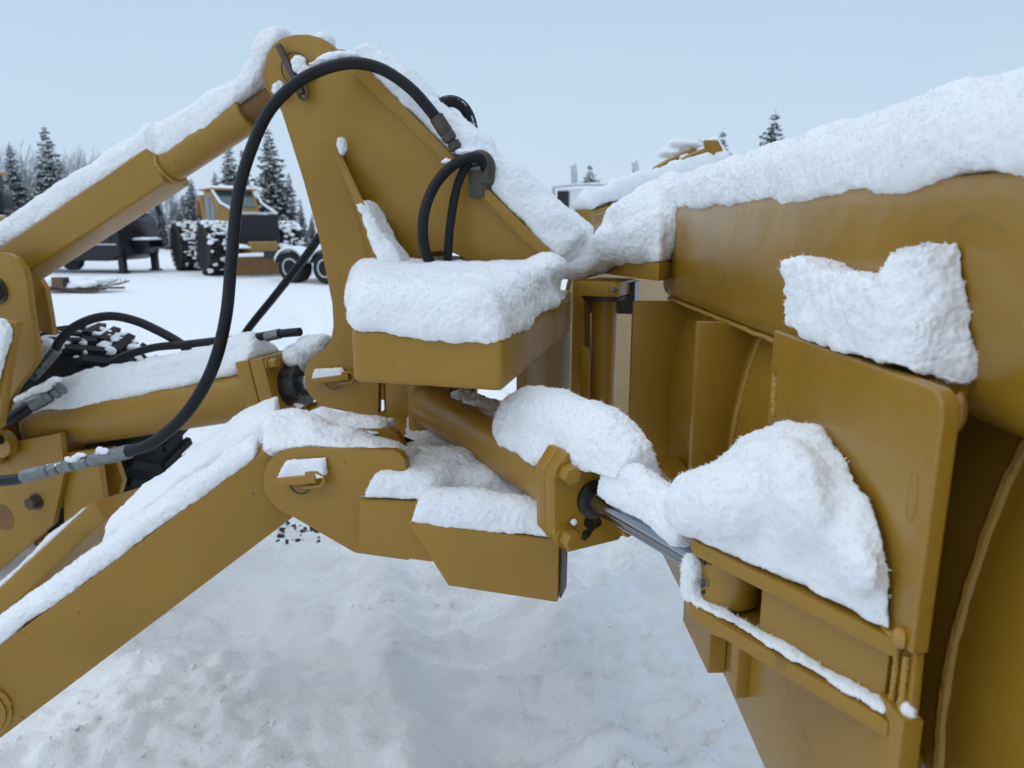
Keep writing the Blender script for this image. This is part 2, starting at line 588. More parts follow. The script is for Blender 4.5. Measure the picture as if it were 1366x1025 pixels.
def dome(A_, B_, C_, D_, h, er=0.05, hv=None, n=7):
    """rounded snow loaf on the quad A B (front) C D (back); er: how far the rounding reaches in; hv: height factor per row"""
    rows = []
    dep = ((D_ - A_).length + (C_ - B_).length) / 2
    ks = sorted({0.0, min(.5, er * .12 / dep), min(.5, er * .45 / dep), min(.5, er / dep), .5, 1 - min(.5, er / dep), 1 - min(.5, er * .4 / dep), 1.0})
    for i, k in enumerate(ks):
        a, b = A_ + (D_ - A_) * k, B_ + (C_ - B_) * k
        e = min(k, 1 - k) * dep
        f_ = math.sqrt(max(0.0, 1 - (1 - min(1.0, e / er)) ** 2)) * .93 + .07
        hh_ = h * f_ * (hv(k) if hv else 1.0)
        wdt = (b - a).length
        d = (b - a) / wdt
        row = [a - Z * .005, b - Z * .005]
        for q in (.04, .15, .4, .75, 1.0):
            g = math.sqrt(1 - (1 - q) ** 2) * hh_
            row += [a + d * min(wdt * .49, er * q) + Z * g, b - d * min(wdt * .49, er * q) + Z * g]
        rows.append(row)
    return sweep_hulls(rows)

# ================================================================== THE SETTING
def graded(lo, hi, c0, c1, fine, grow):
    """coordinates: fine between c0 and c1, then ever coarser out to lo and hi"""
    xs = list(np.arange(c0, c1 + fine * 0.5, fine))
    s, x = fine, xs[-1]
    while x < hi:
        s *= grow; x += s; xs.append(x)
    s, x = fine, xs[0]
    left = []
    while x > lo:
        s *= grow; x -= s; left.append(x)
    return np.array(left[::-1] + xs)
def ground_height(x, y):
    p = Vector((x, y, 0))
    near = 1.0 if y < 7 else max(0.12, 1 - (y - 7) / 10)
    n_ = noise.noise
    h = 0.055 * n_(p * 0.9) + 0.050 * n_(Vector((x * 1.5 + 3, y * 2.6, 1))) + 0.046 * n_(Vector((x * 3.4, y * 5.2, 4)))
    h += 0.026 * n_(p * 9.5) + 0.015 * n_(p * 25) + 0.008 * n_(p * 55)
    tr = n_(Vector((x * 1.3, y * 1.3, 9)))                      # churned patches
    if tr > 0.0:
        h += min(1, tr * 4) * (0.06 * abs(n_(p * 6 + Vector((5, 2, 7)))) + 0.03 * n_(p * 16) + 0.014 * n_(p * 38))
    # two old wheel tracks that run under the hitch
    for off, wd in ((-0.30, 0.24), (1.0, 0.22)):
        d = (x - off) + 0.35 * (y - 3.0) + 0.12 * math.sin(y * 1.3)
        g = math.exp(-(d / wd) ** 4)
        h -= g * 0.085
        h += g * 0.032 * math.sin(y * 34 + 6 * abs(d)) * (0.5 + 0.5 * n_(p * 2.2))
        h += 0.075 * math.exp(-((abs(d) - wd * 1.45) / 0.09) ** 2) * (0.55 + 0.45 * n_(p * 5))
    d = x - 0.1 - 0.75 * (y - 2.6)                              # a scuffed ridge
    h += 0.085 * math.exp(-(d / 0.10) ** 2) * (0.5 + 0.5 * n_(p * 2.5))
    d = x + 0.55 + 0.30 * (y - 2.4) + 0.06 * math.sin(y * 5)      # a dragged furrow
    h -= 0.05 * math.exp(-(d / 0.055) ** 2) * (0.6 + 0.4 * n_(p * 3))
    return h * near - 0.03
gx = graded(-2500, 2500, -2.6, 2.2, 0.019, 1.06)
gy = graded(-30, 4000, 0.9, 6.5, 0.019, 1.045)
GX, GY = len(gx), len(gy)
gv = [(float(x), float(y), ground_height(x, y) if y < 400 and abs(x) < 300 else -0.03) for y in gy for x in gx]
gf = [(j * GX + i, j * GX + i + 1, (j + 1) * GX + i + 1, (j + 1) * GX + i) for j in range(GY - 1) for i in range(GX - 1)]
gm = bpy.data.meshes.new('ground')
gm.from_pydata(gv, [], gf)
gm.polygons.foreach_set('use_smooth', [True] * len(gf))
gm.materials.append(MAT['ground_snow'])
ground = link(bpy.data.objects.new('ground', gm))
tag(ground, 'trampled snow covering the whole yard', kind='structure')
# crumbs of broken snow and a few stones
m = MB()
for i in range(1800):
    x, y = random.uniform(-1.8, 1.2), random.uniform(1.4, 6)
    if noise.noise(Vector((x * 1.3, y * 1.3, 9))) < 0.05: continue
    r = 0.004 + 0.018 * random.random() ** 3
    z = ground_height(x, y)
    m.hull([Vector((x, y, z)) + Vector((random.gauss(0, 1), random.gauss(0, 1), random.gauss(0, .7))).normalized() * r * random.uniform(.7, 1.2) for _ in range(9)])
o = m.build('snow_crumbs', 'ground_snow', None, smooth=False)
tag(o, 'crumbs of broken snow scattered over the tracks', 'snow', kind='stuff')
m = MB()
c = onz(400, 706, 0)
for i in range(46):
    x, y = c.x + random.gauss(0, 0.13), c.y + random.gauss(0, 0.08)
    r = 0.006 + 0.018 * random.random() ** 2
    z = ground_height(x, y) + r * 0.3
    m.hull([Vector((x, y, z)) + Vector((random.gauss(0, 1), random.gauss(0, 1), random.gauss(0, .7))).normalized() * r for _ in range(9)])
for px_, py_ in ((430, 702),):
    q = onz(px_, py_, 0)
    for i in range(5):
        x, y = q.x + random.gauss(0, 0.02), q.y + random.gauss(0, 0.02)
        r = random.uniform(.004, .009)
        m.hull([Vector((x, y, ground_height(x, y) + r * .3)) + Vector((random.gauss(0, 1), random.gauss(0, 1), random.gauss(0, .5))).normalized() * r for _ in range(8)])
o = m.build('gravel', 'gravel', None, smooth=False)
tag(o, 'dark gravel and dirt showing through the snow under the hitch', 'gravel', kind='stuff')

# ================================================================== THE PLOW FRAME (tower, stop box, lower clevis, hinge post)
frame = thing('plow_hitch', S(-0.4, 0, 0), 'yellow steel plow frame with tall triangular tower and box shaped stops', 'plow frame')
TT = 0.13
tower_px = [(353, 90), (356, 74), (364, 60), (376, 51), (392, 46.5), (410, 46), (426, 50), (440, 58), (450, 68), (484, 99),
            (736, 352), (716, 370), (676, 371), (650, 359), (626, 348), (605, 338), (588, 335), (572, 337), (558, 344), (547, 357), (541, 376), (538, 430),
            (520, 500), (505, 512), (504.5, 558), (468, 551), (430, 543), (416, 531), (408, 515), (406, 497), (409, 485), (416, 477),
            (431, 468), (441, 455), (444.5, 435), (443, 405), (425, 316), (404, 239), (376, 151), (361, 118), (355, 104)]
tp = [ont(x, y, TT) for x, y in tower_px]
plate('tower_plate', tp, -T * 0.028, frame, bev=0.003)
plate('tower_plate', [p - T * (2 * TT) for p in tp], T * 0.028, frame, bev=0.003)
# cover plate along the slanting edge, its rim a little outside the tower plates
q0, q1 = ont(477, 91, TT), ont(741, 352, TT)
sl = (q1 - q0).normalized()
sn = (sl.cross(T)).normalized()
if sn.z < 0: sn = -sn
plate('tower_cover', [q0 + T * 0.025 - sn * 0.010, q1 + T * 0.025 - sn * 0.010, q1 + T * 0.025 + sn * 0.022, q0 + T * 0.025 + sn * 0.022], -T * (2 * TT + 0.05), frame, bev=0.003)
weld('weld_bead', [q0 + T * 0.008 - sn * 0.014, q1 + T * 0.008 - sn * 0.014], 0.006, frame)
# stiffener fin on the face of the tower
g_top = ont(459, 205, TT)
g_in = ont(512, 372, TT + 0.001)
g_out = ont(534, 374, TT + 0.2)
fin_n = (g_out - g_in).normalized().cross((g_top - g_in).normalized()).normalized()
plate('stiffener_fin', [g_top - T * 0.01, g_top + T * 0.035 + F * 0.006, g_out, g_out - Z * 0.07, g_in - Z * 0.07 - T * 0.01], fin_n * 0.026, frame, bev=0.003)
# stop box: a thick trapezium that reaches out from the tower
ZB0, ZB1 = 1.223, 1.352
bx = [(-0.447, 1.0), (-0.066, 1.0), (-0.115, 0.05), (-0.17, -0.25), (-0.95, -0.25), (-0.94, 0.05)]
m = MB().poly_prism([S(s, t, ZB0) for s, t in bx], Z * (ZB1 - ZB0)).bevel(0.018, 3)
stop = m.build('stop_box', 'enamel', frame)
# web under the box, towards the hinge
plate('web_plate', [S(-0.12, 0.60, 1.225), S(-0.14, -0.1, 1.225), S(-0.14, -0.1, 0.93), S(-0.12, 0.60, 0.93)], -F * 0.03, frame)
plate('web_plate', [S(-0.82, 0.10, 1.225), S(-0.45, 0.10, 1.225), S(-0.45, 0.10, 0.86), S(-0.82, 0.10, 0.86)], -T * 0.03, frame)
p_ = [ont(x, y, 0.16) for x, y in ((514, 510), (600, 515), (600, 580), (516, 573))]
plate('web_plate', p_, -T * 0.03, frame)
# hinge post at the nose
hp = MB().cyl(H + Z * 0.62, H + Z * 1.345, 0.046, n=32).build('hinge_post', 'enamel', frame)
MB().lathe(H + Z * 1.343, Z, [(0, 0.075), (0.012, 0.082), (0.018, 0.082), (0.02, 0.05)], 32).build('hinge_washer', 'old_steel', frame)
a0, a1 = aty(770, 380, 2.50), aty(824, 380, 2.44)
dirb = (a1 - a0); dirb.z = 0; dirb.normalize()
nb_ = Vector((-dirb.y, dirb.x, 0))
plate('hinge_ear', [Vector((a0.x, a0.y, 1.366)), Vector((a1.x, a1.y, 1.366)), Vector((a1.x, a1.y, 1.366)) + nb_ * 0.22, Vector((a0.x, a0.y, 1.366)) + nb_ * 0.22], Z * 0.048, frame)
plate('hinge_ear', [Vector((a1.x - 0.028, a1.y - 0.012, 1.372)), Vector((a1.x + 0.006, a1.y - 0.016, 1.372)), Vector((a1.x + 0.01, a1.y + 0.1, 1.372)), Vector((a1.x - 0.028, a1.y + 0.1, 1.372))], Z * 0.038, frame)
hex_bolt('bolt', Vector((a1.x - 0.012, a1.y - 0.012, 1.392)), -nb_, 0.008, 0.012, frame, 'zinc')
MB().box(H + Vector((0.04, 0.05, 1.35)), 0.16, 0.12, 0.11, F, -T).build('grease_collar', 'grease', frame)
plate('hinge_bar', [aty(779, 395, 2.66), aty(788, 395, 2.64), aty(788, 560, 2.64), aty(779, 560, 2.66)], Vector((0.02, 0.10, 0)), frame)
plate('hinge_bar', [aty(774, 462, 2.50), aty(786, 470, 2.48), aty(786, 560, 2.48), aty(774, 560, 2.50)], Vector((0.012, 0.08, 0)), frame)
# lower clevis: near and far lug, the cross plate between them, two stop blocks
LT = 0.95
lug_px = [(350, 642), (352, 628), (358, 616), (368, 606), (381, 600), (396, 598), (524, 601), (533, 605), (540, 614), (542, 630), (545, 700), (545, 748),
          (473, 738), (392, 691), (374, 682), (360, 670), (352, 657)]
lp = [ont(x, y, LT) for x, y in lug_px]
plate('clevis_lug', lp, -T * 0.028, frame)
far_px = [(420, 572), (440, 571), (518, 573), (528, 578), (535, 588), (538, 597), (538, 640), (470, 690), (392, 660), (400, 600)]
plate('clevis_lug', [ont(x, y, LT - 0.25) for x, y in far_px], -T * 0.028, frame)
zc = 0.905
cp = [S(-0.55, 0.92, zc), S(-0.27, 0.92, zc), S(-0.16, 0.62, zc), S(-0.12, 0.2, zc), S(-0.3, -0.2, zc), S(-0.85, -0.2, zc), S(-0.80, 0.5, zc)]
plate('cross_plate', cp, -Z * 0.03, frame)
m = MB()
b1 = [ont(x, y, LT + 0.035) for x, y in ((478, 668), (580, 671), (580, 752), (476, 738))]
m.poly_prism(b1, -T * 0.30).bevel(0.012, 2)
m.build('stop_block', 'enamel', frame)
b2 = [ont(x, y, 1.05) for x, y in ((544, 697), (745.5, 722), (743.5, 804), (598, 782))]
m = MB().poly_prism(b2, -T * 0.085).bevel(0.004, 2)
m.build('stop_block', 'enamel', frame)
e0, e1 = ont(747, 722, 1.05), ont(745, 803, 1.05)
plate('wear_strip', [e0 - T * 0.012 + Z * -.004, e1 - T * 0.012 + Z * .004, e1 - T * 0.07 + Z * .004, e0 - T * 0.07 - Z * .004], F * 0.004, frame, 'old_steel', 0)
plate('strut', [S(-0.16, 0.86, 0.78), S(-0.05, 0.80, 0.80), S(0.06, 0.30, 0.90), S(-0.06, 0.30, 0.90)], -Z * 0.09, frame)
weld('weld_bead', [S(-0.54, 0.925, zc + 0.003), S(-0.28, 0.925, zc + 0.003)], 0.006, frame)

# ---- pins with a flag handle and a wire ring
def hitch_pin(c, u, v, n, lgt, label, ring=True, mat='enamel', hr=0.011, boss=0.035, ringr=0.030):
    """c: centre of the pin end; u: along the handle; v: across it; n: out of the plate"""
    t = thing('hitch_pin', c, label, 'pin', 'pins through the hitch joints')
    MB().lathe(c - n * 0.06, n, [(0, boss), (0.064, boss), (0.067, boss - 0.003)], 28).build('pin_head', 'enamel', t)
    p = [c - u * lgt * 0.62, c + u * lgt * 0.62]
    hnd = MB().poly_prism([p[0] - v * hr, p[1] - v * hr, p[1] + v * hr, p[0] + v * hr], n * 0.022)
    for k in hnd.bm.verts: k.co += n * 0.014
    hnd.bevel(0.004, 2).build('handle', mat, t)
    loop = arc(p[1] + n * 0.024 - v * 0.004, u, v, 0.019, -90, 90, 12)
    loop = [p[1] - u * 0.05 + n * 0.024 - v * 0.023] + loop + [p[1] - u * 0.03 + n * 0.024 + v * 0.015]
    MB().tube(loop, 0.0055, 8).build('keeper', mat, t)
    if ring:
        rc = c - v * 0.012 + n * 0.016
        MB().tube(arc(rc, u, v, ringr, 0, 348, 30), 0.0026, 6).build('wire_ring', 'old_steel', t)
    return t
c1 = ont(403, 636, LT) + T * 0.001
hx = (ont(440, 640, LT) - ont(370, 646, LT)).normalized()
hv = T.cross(hx).normalized()
if hv.z < 0: hv = -hv
hitch_pin(c1, hx, hv, T, 0.10, 'flag handled pin through the lower clevis lug beside the push arm')
c2 = ont(446, 504, TT) + T * 0.001
hx = (ont(465, 502, TT) - ont(420, 508, TT)).normalized()
hv = T.cross(hx).normalized()
if hv.z < 0: hv = -hv
hitch_pin(c2, hx, hv, T, 0.13, 'flag handled pin through the lower tower ear under the stop box')
c3 = ont(393, 95, TT) + T * 0.001
hx = (ont(410, 128, TT) - ont(379, 64, TT)).normalized()
hv = T.cross(hx).normalized()
hitch_pin(c3, hx, -hv, T, 0.15, 'grey linch pin with wire ring at the rounded top of the tower', mat='old_steel', hr=0.010, boss=0.028, ringr=0.052)

# ================================================================== TOP LINK
tl = thing('top_link', S(-2.2, 0, 1.6), 'long yellow top link, square tube turning into round pipe', 'top link')
L0, L1, L2, L3 = ont(-45, 402, 0), ont(226, 222, 0), ont(333, 151, 0), ont(395, 108, 0)
ax_ = (L2 - L1).normalized()
L0 = L1 - ax_ * (L1 - L0).length
vv = T.cross(ax_).normalized()
if vv.z < 0: vv = -vv
hw = 0.077
m = MB().poly_prism([L0 + T * hw + vv * hw, L0 + T * hw - vv * hw, L0 - T * hw - vv * hw, L0 - T * hw + vv * hw], ax_ * ((L1 - L0).length)).bevel(0.012, 3)
m.build('square_tube', 'enamel', tl)
MB().cyl(L1 - ax_ * 0.03, L2, 0.068, n=40).bevel(0.004, 1, 60).build('round_pipe', 'enamel', tl)
weld('weld_bead', arc(L1 + ax_ * 0.004, T, vv, 0.073, 0, 360, 24), 0.009, tl)
scr = MB().lathe(L2 - ax_ * 0.02, ax_, [(k * 0.006, 0.040 if k % 2 else 0.043) for k in range(0, 30)], 28)
scr.build('screw_shank', 'rusty_steel', tl)
MB().cyl(L3 + T * 0.085, L3 - T * 0.085, 0.085, n=32).bevel(0.004, 1, 60).build('link_eye', 'enamel', tl)

# ================================================================== MACHINE SIDE MOUNT
mount = thing('hitch_mount', S(-2.9, 0, 0), 'yellow hitch mount plates on the machine at the left', 'hitch mount')
ear = [(-120, 345), (0, 337), (12, 339), (22, 345), (31, 358), (36, 378), (40, 415), (45, 445), (49.5, 470), (47, 483), (36, 500), (24, 515), (14, 532), (4, 556), (0, 620), (-120, 640)]
plate('mount_ear', [ont(x, y, 0.22) for x, y in ear], -T * 0.03, mount)
ear2 = [(-60, 360), (52, 372), (60, 385), (67, 425), (71, 455), (88, 488), (110, 520), (60, 600), (-60, 620)]
plate('mount_ear', [ont(x, y, -0.20) for x, y in ear2], -T * 0.03, mount)
cc = ont(-3, 388, 0.22)
hex_bolt('bolt', cc, T, 0.045, 0.04, mount, 'old_steel')
lw = [(-120, 640), (20, 590), (80, 578), (86, 630), (70, 700), (0, 760), (-120, 840)]
plate('lower_plate', [ont(x, y, 0.18) for x, y in lw], -T * 0.03, mount)
hex_bolt('bolt', ont(49, 669, 0.18), T, 0.030, 0.04, mount, 'old_steel')
MB().lathe(ont(4, 690, 0.18) - T * 0.02, T, [(0, 0.065), (0.021, 0.065), (0.0215, 0.05)], 28).build('pin_hole', 'rusty_steel', mount)
pl = [ont(x, y, 0.15) for x, y in ((85, 605), (129, 600), (140, 680), (85, 705))]
plate('upright_plate', pl, -T * 0.03, mount)
pl = [ont(x, y, 0.02) for x, y in ((100, 600), (148, 597), (163, 642), (150, 690), (100, 700))]
plate('upright_plate', pl, -T * 0.03, mount)
# sloping bar below the mount
B0, B1 = ont(-70, 866, 0.72), ont(132, 680, 0.52)
bd = (B1 - B0).normalized()
bt = T - bd * T.dot(bd); bt.normalize()
bv = bd.cross(bt); bv.normalize()
if bv.z < 0: bv = -bv
m = MB().poly_prism([B0 + bv * 0.04, B0 - bv * 0.045, B0 - bv * 0.045 - bt * 0.30, B0 + bv * 0.04 - bt * 0.30], bd * (B1 - B0).length).bevel(0.012, 3)
m.build('sloping_bar', 'enamel', mount)
plate('back_wall', [ont(x, y, -0.15) for x, y in ((-160, 480), (60, 540), (112, 590), (118, 700), (-160, 840))], -T * 0.03, mount)
# upright gusset carrying the snow at the very left
plate('edge_plate', [ont(22, 430, 0.42), ont(19, 445, 0.42), ont(8, 500, 0.42), ont(-2, 570, 0.42), ont(-40, 600, 0.42), ont(-40, 425, 0.42)], -T * 0.035, mount, bev=0.006)
MB().lathe(ont(10, 590, 0.2), T, [(0, 0.06), (0.04, 0.06)], 20).build('cylinder_pin', 'enamel', mount)
MB().lathe(ont(12, 583, 0.2) + T * 0.04, T, [(0, 0.022), (0.03, 0.022)], 12).build('grease_fitting', 'grease', mount)

# the machine's far front wheel
whl = thing('machine_wheel', S(-2.35, -1.0, 0), 'black treaded tyre of the machine behind the lift cylinder', 'wheel')
wc = aty(100, 578, 3.75)
RR = 0.55
prof = [(-0.20, RR * 0.55), (-0.22, RR * 0.75), (-0.20, RR * 0.93), (-0.13, RR * 0.985), (0.13, RR * 0.985), (0.20, RR * 0.93), (0.22, RR * 0.75), (0.20, RR * 0.55)]
MB().lathe(wc, T, prof, 64).build('tyre', 'tyre', whl)
for k in range(36):
    a = 2 * math.pi * k / 36
    e = F * math.cos(a) + Z * math.sin(a)
    tg = -F * math.sin(a) + Z * math.cos(a)
    for sgn in (-1, 1):
        d2 = (T * sgn + tg * 0.45).normalized()
        MB().box(wc + e * RR * 0.99 + T * sgn * 0.11, 0.21, 0.040, 0.03, d2, e.cross(d2), e).build('tread_block', 'tyre', whl, smooth=False)
MB().lathe(wc, T, [(-0.16, 0.1), (-0.16, RR * 0.56), (0.10, RR * 0.56), (0.12, RR * 0.5), (0.05, 0.14), (0.05, 0.08)], 40).build('rim', 'machine_yellow', whl)

# ================================================================== LIFT CYLINDER
lc = thing('lift_cylinder', S(-2.0, 0, 0.75), 'thick yellow hydraulic cylinder under snow between mount and tower', 'hydraulic cylinder')
C0, C1 = ont(52, 570, 0.02), ont(352, 521, 0.02)
cd = (C1 - C0).normalized()
cv = T.cross(cd).normalized()
if cv.z < 0: cv = -cv
rc_ = 0.112
MB().lathe(C0, cd, [(0, rc_ * 0.86), (0.012, rc_ * 0.96), (0.03, rc_), ((C1 - C0).length, rc_)], 48).build('barrel', 'enamel', lc)
for k, d0 in enumerate((0.0, 0.066)):
    c = C1 + cd * d0
    hh = 0.142 if k == 0 else 0.14
    q = [c + T * hh * 0.95 + cv * hh, c + T * hh * 0.95 - cv * hh, c - T * hh * 0.95 - cv * hh, c - T * hh * 0.95 + cv * hh]
    m = MB().poly_prism(q, cd * 0.063).bevel(0.006, 2)
    m.build('gland_flange', 'enamel', lc)
for sy in (1, -1):
    for sx in (1, -1):
        hex_bolt('bolt', C1 + cd * 0.13 + T * (0.105 * sx) + cv * (0.112 * sy), cd, 0.02, 0.04, lc, 'enamel')
MB().cyl(C1 + cd * 0.1, C1 + cd * 0.20, 0.085, n=32).build('gland', 'grease', lc)
C2 = ont(448, 505, 0)
MB().cyl(C1 + cd * 0.12, C2, 0.05, n=28).build('rod', 'chrome', lc)
MB().cyl(C2 + T * 0.085, C2 - T * 0.085, 0.088, n=32).build('rod_eye', 'enamel', lc)
MB().cyl(C0 - cd * 0.12 + T * 0.1, C0 - cd * 0.12 - T * 0.1, 0.095, n=28).build('base_eye', 'enamel', lc)
MB().box(C0 - cd * 0.05, 0.14, 0.12, 0.14, cd, T, cv).build('base_neck', 'enamel', lc)
pm = ont(330, 508, 0) + T * 0.098 + Z * 0.02
for i in range(3):
    MB().hull([pm + cd * (0.02 * i - 0.03 + random.uniform(-.015, .02)) + Z * random.uniform(-.008, .008) + T * random.uniform(0.0, .006) for _ in range(10)]).build('paint_mark', 'dirty_white', lc, smooth=False)

# ================================================================== PUSH ARM
arm = thing('push_arm', S(-1.4, 1.2, 0), 'broad yellow push arm slanting from lower left to the clevis', 'push arm')
pa, pb = ont(0, 920, 1.30), ont(400, 650, LT - 0.06)
ah = pa - pb; ah.z = 0; ah.normalize()
an = Vector((-ah.y, ah.x, 0))
if an.y > 0: an = -an
apx = [(-60, 912), (0, 862), (352, 604), (372, 596), (398, 600), (412, 622), (414, 650), (404, 676), (388, 693), (0, 986), (-60, 1030)]
ap = [onpl(x, y, pb, an) for x, y in apx]
plate('arm_box', ap, -an * 0.13, arm, bev=0.006)
ed = (ap[2] - ap[1]).normalized()
MB().cyl(onpl(-32, 950, pb, an) + an * 0.02, onpl(-32, 950, pb, an) - an * 0.16, 0.075, n=36).build('pivot_boss', 'enamel', arm)
weld('weld_bead', arc(onpl(-32, 950, pb, an) + an * 0.004, ah, Z, 0.078, 0, 360, 24), 0.008, arm)
# far push arm, mostly under its own snow
apn = onpl(200, 760, pb, an)
arm2 = thing('push_arm', S(-1.4, 0.7, 0), 'second push arm under deep snow, just behind the broad one', 'push arm')
a2 = [p - an * 0.24 - Z * 0.01 for p in (ap[1], ap[2], ap[8], ap[9])]
a2 = [a2[0] + (a2[1] - a2[0]) * 0.28, a2[1] + (a2[1] - a2[0]) * 0.02, a2[2], a2[3] + (a2[2] - a2[3]) * 0.28]
plate('arm_box', a2, -an * 0.10, arm2, bev=0.006)

# ================================================================== ANGLE CYLINDER
ac = thing('angle_cylinder', S(0, 0.8, 0.97), 'yellow angling cylinder with bright rod running to the wing bracket', 'hydraulic cylinder')
ZC = 0.965
E0 = aty(572, 541, 2.42)
EY = onz(974, 768, 1.035)
ZC = EY.z
E0.z = E0.z
cd = (EY - E0).normalized()
def along(px_):
    """point of the axis seen at image column px_"""
    lo, hi = -0.5, 3.0
    for _ in range(50):
        mid = (lo + hi) / 2
        q = E0 + cd * mid - EYE
        x = 683 + FPX * q.x / q.dot(FW)
        lo, hi = (mid, hi) if x < px_ else (lo, mid)
    return E0 + cd * lo
cv = T - cd * T.dot(cd); cv.normalize()
cw = cd.cross(cv); cw.normalize()
if cw.z < 0: cw = -cw
G = along(766)
MB().lathe(E0, cd, [(0, 0.062), (0.008, 0.068), (0.02, 0.071), ((G - E0).length, 0.071)], 48).build('barrel', 'enamel', ac)
MB().cyl(E0 - cd * 0.06 + Z * 0.09, E0 - cd * 0.06 - Z * 0.11, 0.05, n=28).build('base_eye', 'enamel', ac)
MB().cyl(E0 - cd * 0.06 + Z * 0.13, E0 - cd * 0.06 + Z * 0.09, 0.028, n=20).build('base_pin', 'grease', ac)
hh = 0.104
oct_ = [(-0.93, -0.62), (-0.62, -1), (0.62, -1), (0.93, -0.62), (0.93, 0.62), (0.62, 1), (-0.62, 1), (-0.93, 0.62)]
for k in range(2):
    m = MB().poly_prism([G + cd * (k * 0.041) + cv * (x * hh) + cw * (y * hh * 1.05) for x, y in oct_], cd * 0.040).bevel(0.003, 2)
    m.build('gland_flange', 'enamel', ac)
for sx, sy in ((1, 1), (1, -1), (-1, 1), (-1, -1)):
    hex_bolt('bolt', G + cd * 0.081 + cv * (sx * 0.070) + cw * (sy * 0.072), cd, 0.021, 0.034, ac)
MB().lathe(G + cd * 0.08, cd, [(0, 0.042), (0.010, 0.042), (0.014, 0.034)], 32).build('wiper_seal', 'grease', ac)
MB().cyl(G + cd * 0.05, EY - cd * 0.04, 0.0265, n=32).build('rod', 'chrome', ac)
MB().lathe(EY - cd * 0.075, cd, [(0, 0.027), (0.004, 0.031), (0.03, 0.031)], 28).build('rod_collar', 'old_steel', ac)
eye = MB().lathe(EY - Z * 0.040, Z, [(0, 0.046), (0.004, 0.050), (0.076, 0.050), (0.08, 0.046)], 40).build('rod_eye', 'enamel_gloss', ac)
gn = (-N * 0.93 - W * 0.37).normalized()
gp = EY + gn * 0.049
MB().lathe(gp - gn * 0.002, gn, [(0, 0.0075), (0.005, 0.0075), (0.006, 0.0045), (0.014, 0.0045), (0.016, 0.003)], 10).build('grease_nipple', 'zinc', eye)
MB().lathe(gp - gn * 0.004, gn, [(0, 0.012), (0.006, 0.010)], 6).build('nipple_nut', 'enamel', eye)
m = MB()
for i in range(7):
    p = gp - gn * 0.001 + Vector((0, 0, -0.006 - 0.003 * i)) + Vector((random.gauss(0, .003), random.gauss(0, .003), 0))
    m.hull(ball(p, random.uniform(.002, .0045), n=6))
tag(m.build('grease_smear', 'grease', eye), kind='stuff')
m = MB()
for i in range(26):
    k = random.random()
    p = EY + Z * 0.036 + (gn * math.cos(k * 3.4 - 0.7) + gn.cross(Z) * math.sin(k * 3.4 - 0.7)) * 0.0495 - Z * random.uniform(0, .010) * (0.4 + k)
    m.hull(ball(p, random.uniform(.002, .006), n=6))
tag(m.build('grease_smear', 'grease', eye), kind='stuff')
for off, r_, sx in ((-.055, .024, .004), (-.078, .013, .022)):
    pts = [G + cd * 0.0805 + cv * (sx + math.cos(2 * math.pi * k / 14) * r_ * random.uniform(.6, 1.15)) + cw * (off + math.sin(2 * math.pi * k / 14) * r_ * random.uniform(.6, 1.1)) for k in range(14)]
    MB().poly_prism(pts, cd * 0.0015).build('grease_smear', 'grease', ac)

# ================================================================== NEAR WING
wing = thing('plow_wing', WP(1.2, 0.6, 0), 'near plow wing in glossy yellow with thick top beam, seen from behind', 'plow wing', 'wings of the V plow')
PB, PP = 0.585, 0.50
WE = -0.25
# curled top beam
beam = [(0.585, 1.405), (0.585, 1.63), (0.598, 1.658), (0.63, 1.668), (0.84, 1.668), (0.86, 1.65), (0.86, 1.36), (0.66, 1.352), (0.612, 1.362), (0.592, 1.382)]
m = MB().poly_prism([WP(2.463, p, z) for p, z in beam], W * (WE - 2.463))
m.build('top_beam', 'enamel_gloss', wing, ang=50)
weld('weld_bead', [WP(2.46, 0.604, 1.360), WP(1.3, 0.604, 1.360)], 0.006, wing)
def mold(z):
    """back face of the mouldboard: distance p at height z"""
    k = (z - 0.98) / 0.40
    return 0.612 + 0.075 * k * k
zz = [0.60 + 0.80 * i / 22 for i in range(23)]
pr = [(mold(z), z) for z in zz] + [(mold(z) + 0.016, z) for z in zz[::-1]]
m = MB().poly_prism([WP(2.50, p, z) for p, z in pr], W * (WE - 2.50))
m.build('mouldboard', 'enamel_gloss', wing, ang=30)
weld('weld_bead', [WP(0.865, mold(z) + 0.001, z) for z in zz[::2]], 0.0085, wing)
weld('weld_bead', [WP(1.775, mold(z) - 0.001, z) for z in zz[3::2]], 0.007, wing)
def rib(w, pf, z0, z1, th=0.02, name='rib', n=14):
    pts = [WP(w, pf, z0), WP(w, pf, z1)] + [WP(w, mold(z1 + (z0 - z1) * i / n) + 0.004, z1 + (z0 - z1) * i / n) for i in range(n + 1)]
    return plate(name, pts, W * th, wing, bev=0.0025)
rib(1.815, 0.525, 0.66, 1.362, 0.03)
rib(2.43, 0.482, 0.66, 1.352, 0.03)
rib(1.262, 0.535, 0.66, 1.352, 0.02)
rib(0.20, 0.535, 0.66, 1.352, 0.02)
plate('lower_rail', [WP(2.29, 0.535, 0.86), WP(0.9, 0.535, 0.86), WP(0.9, 0.618, 0.86), WP(2.29, 0.618, 0.86)], -Z * 0.03, wing)
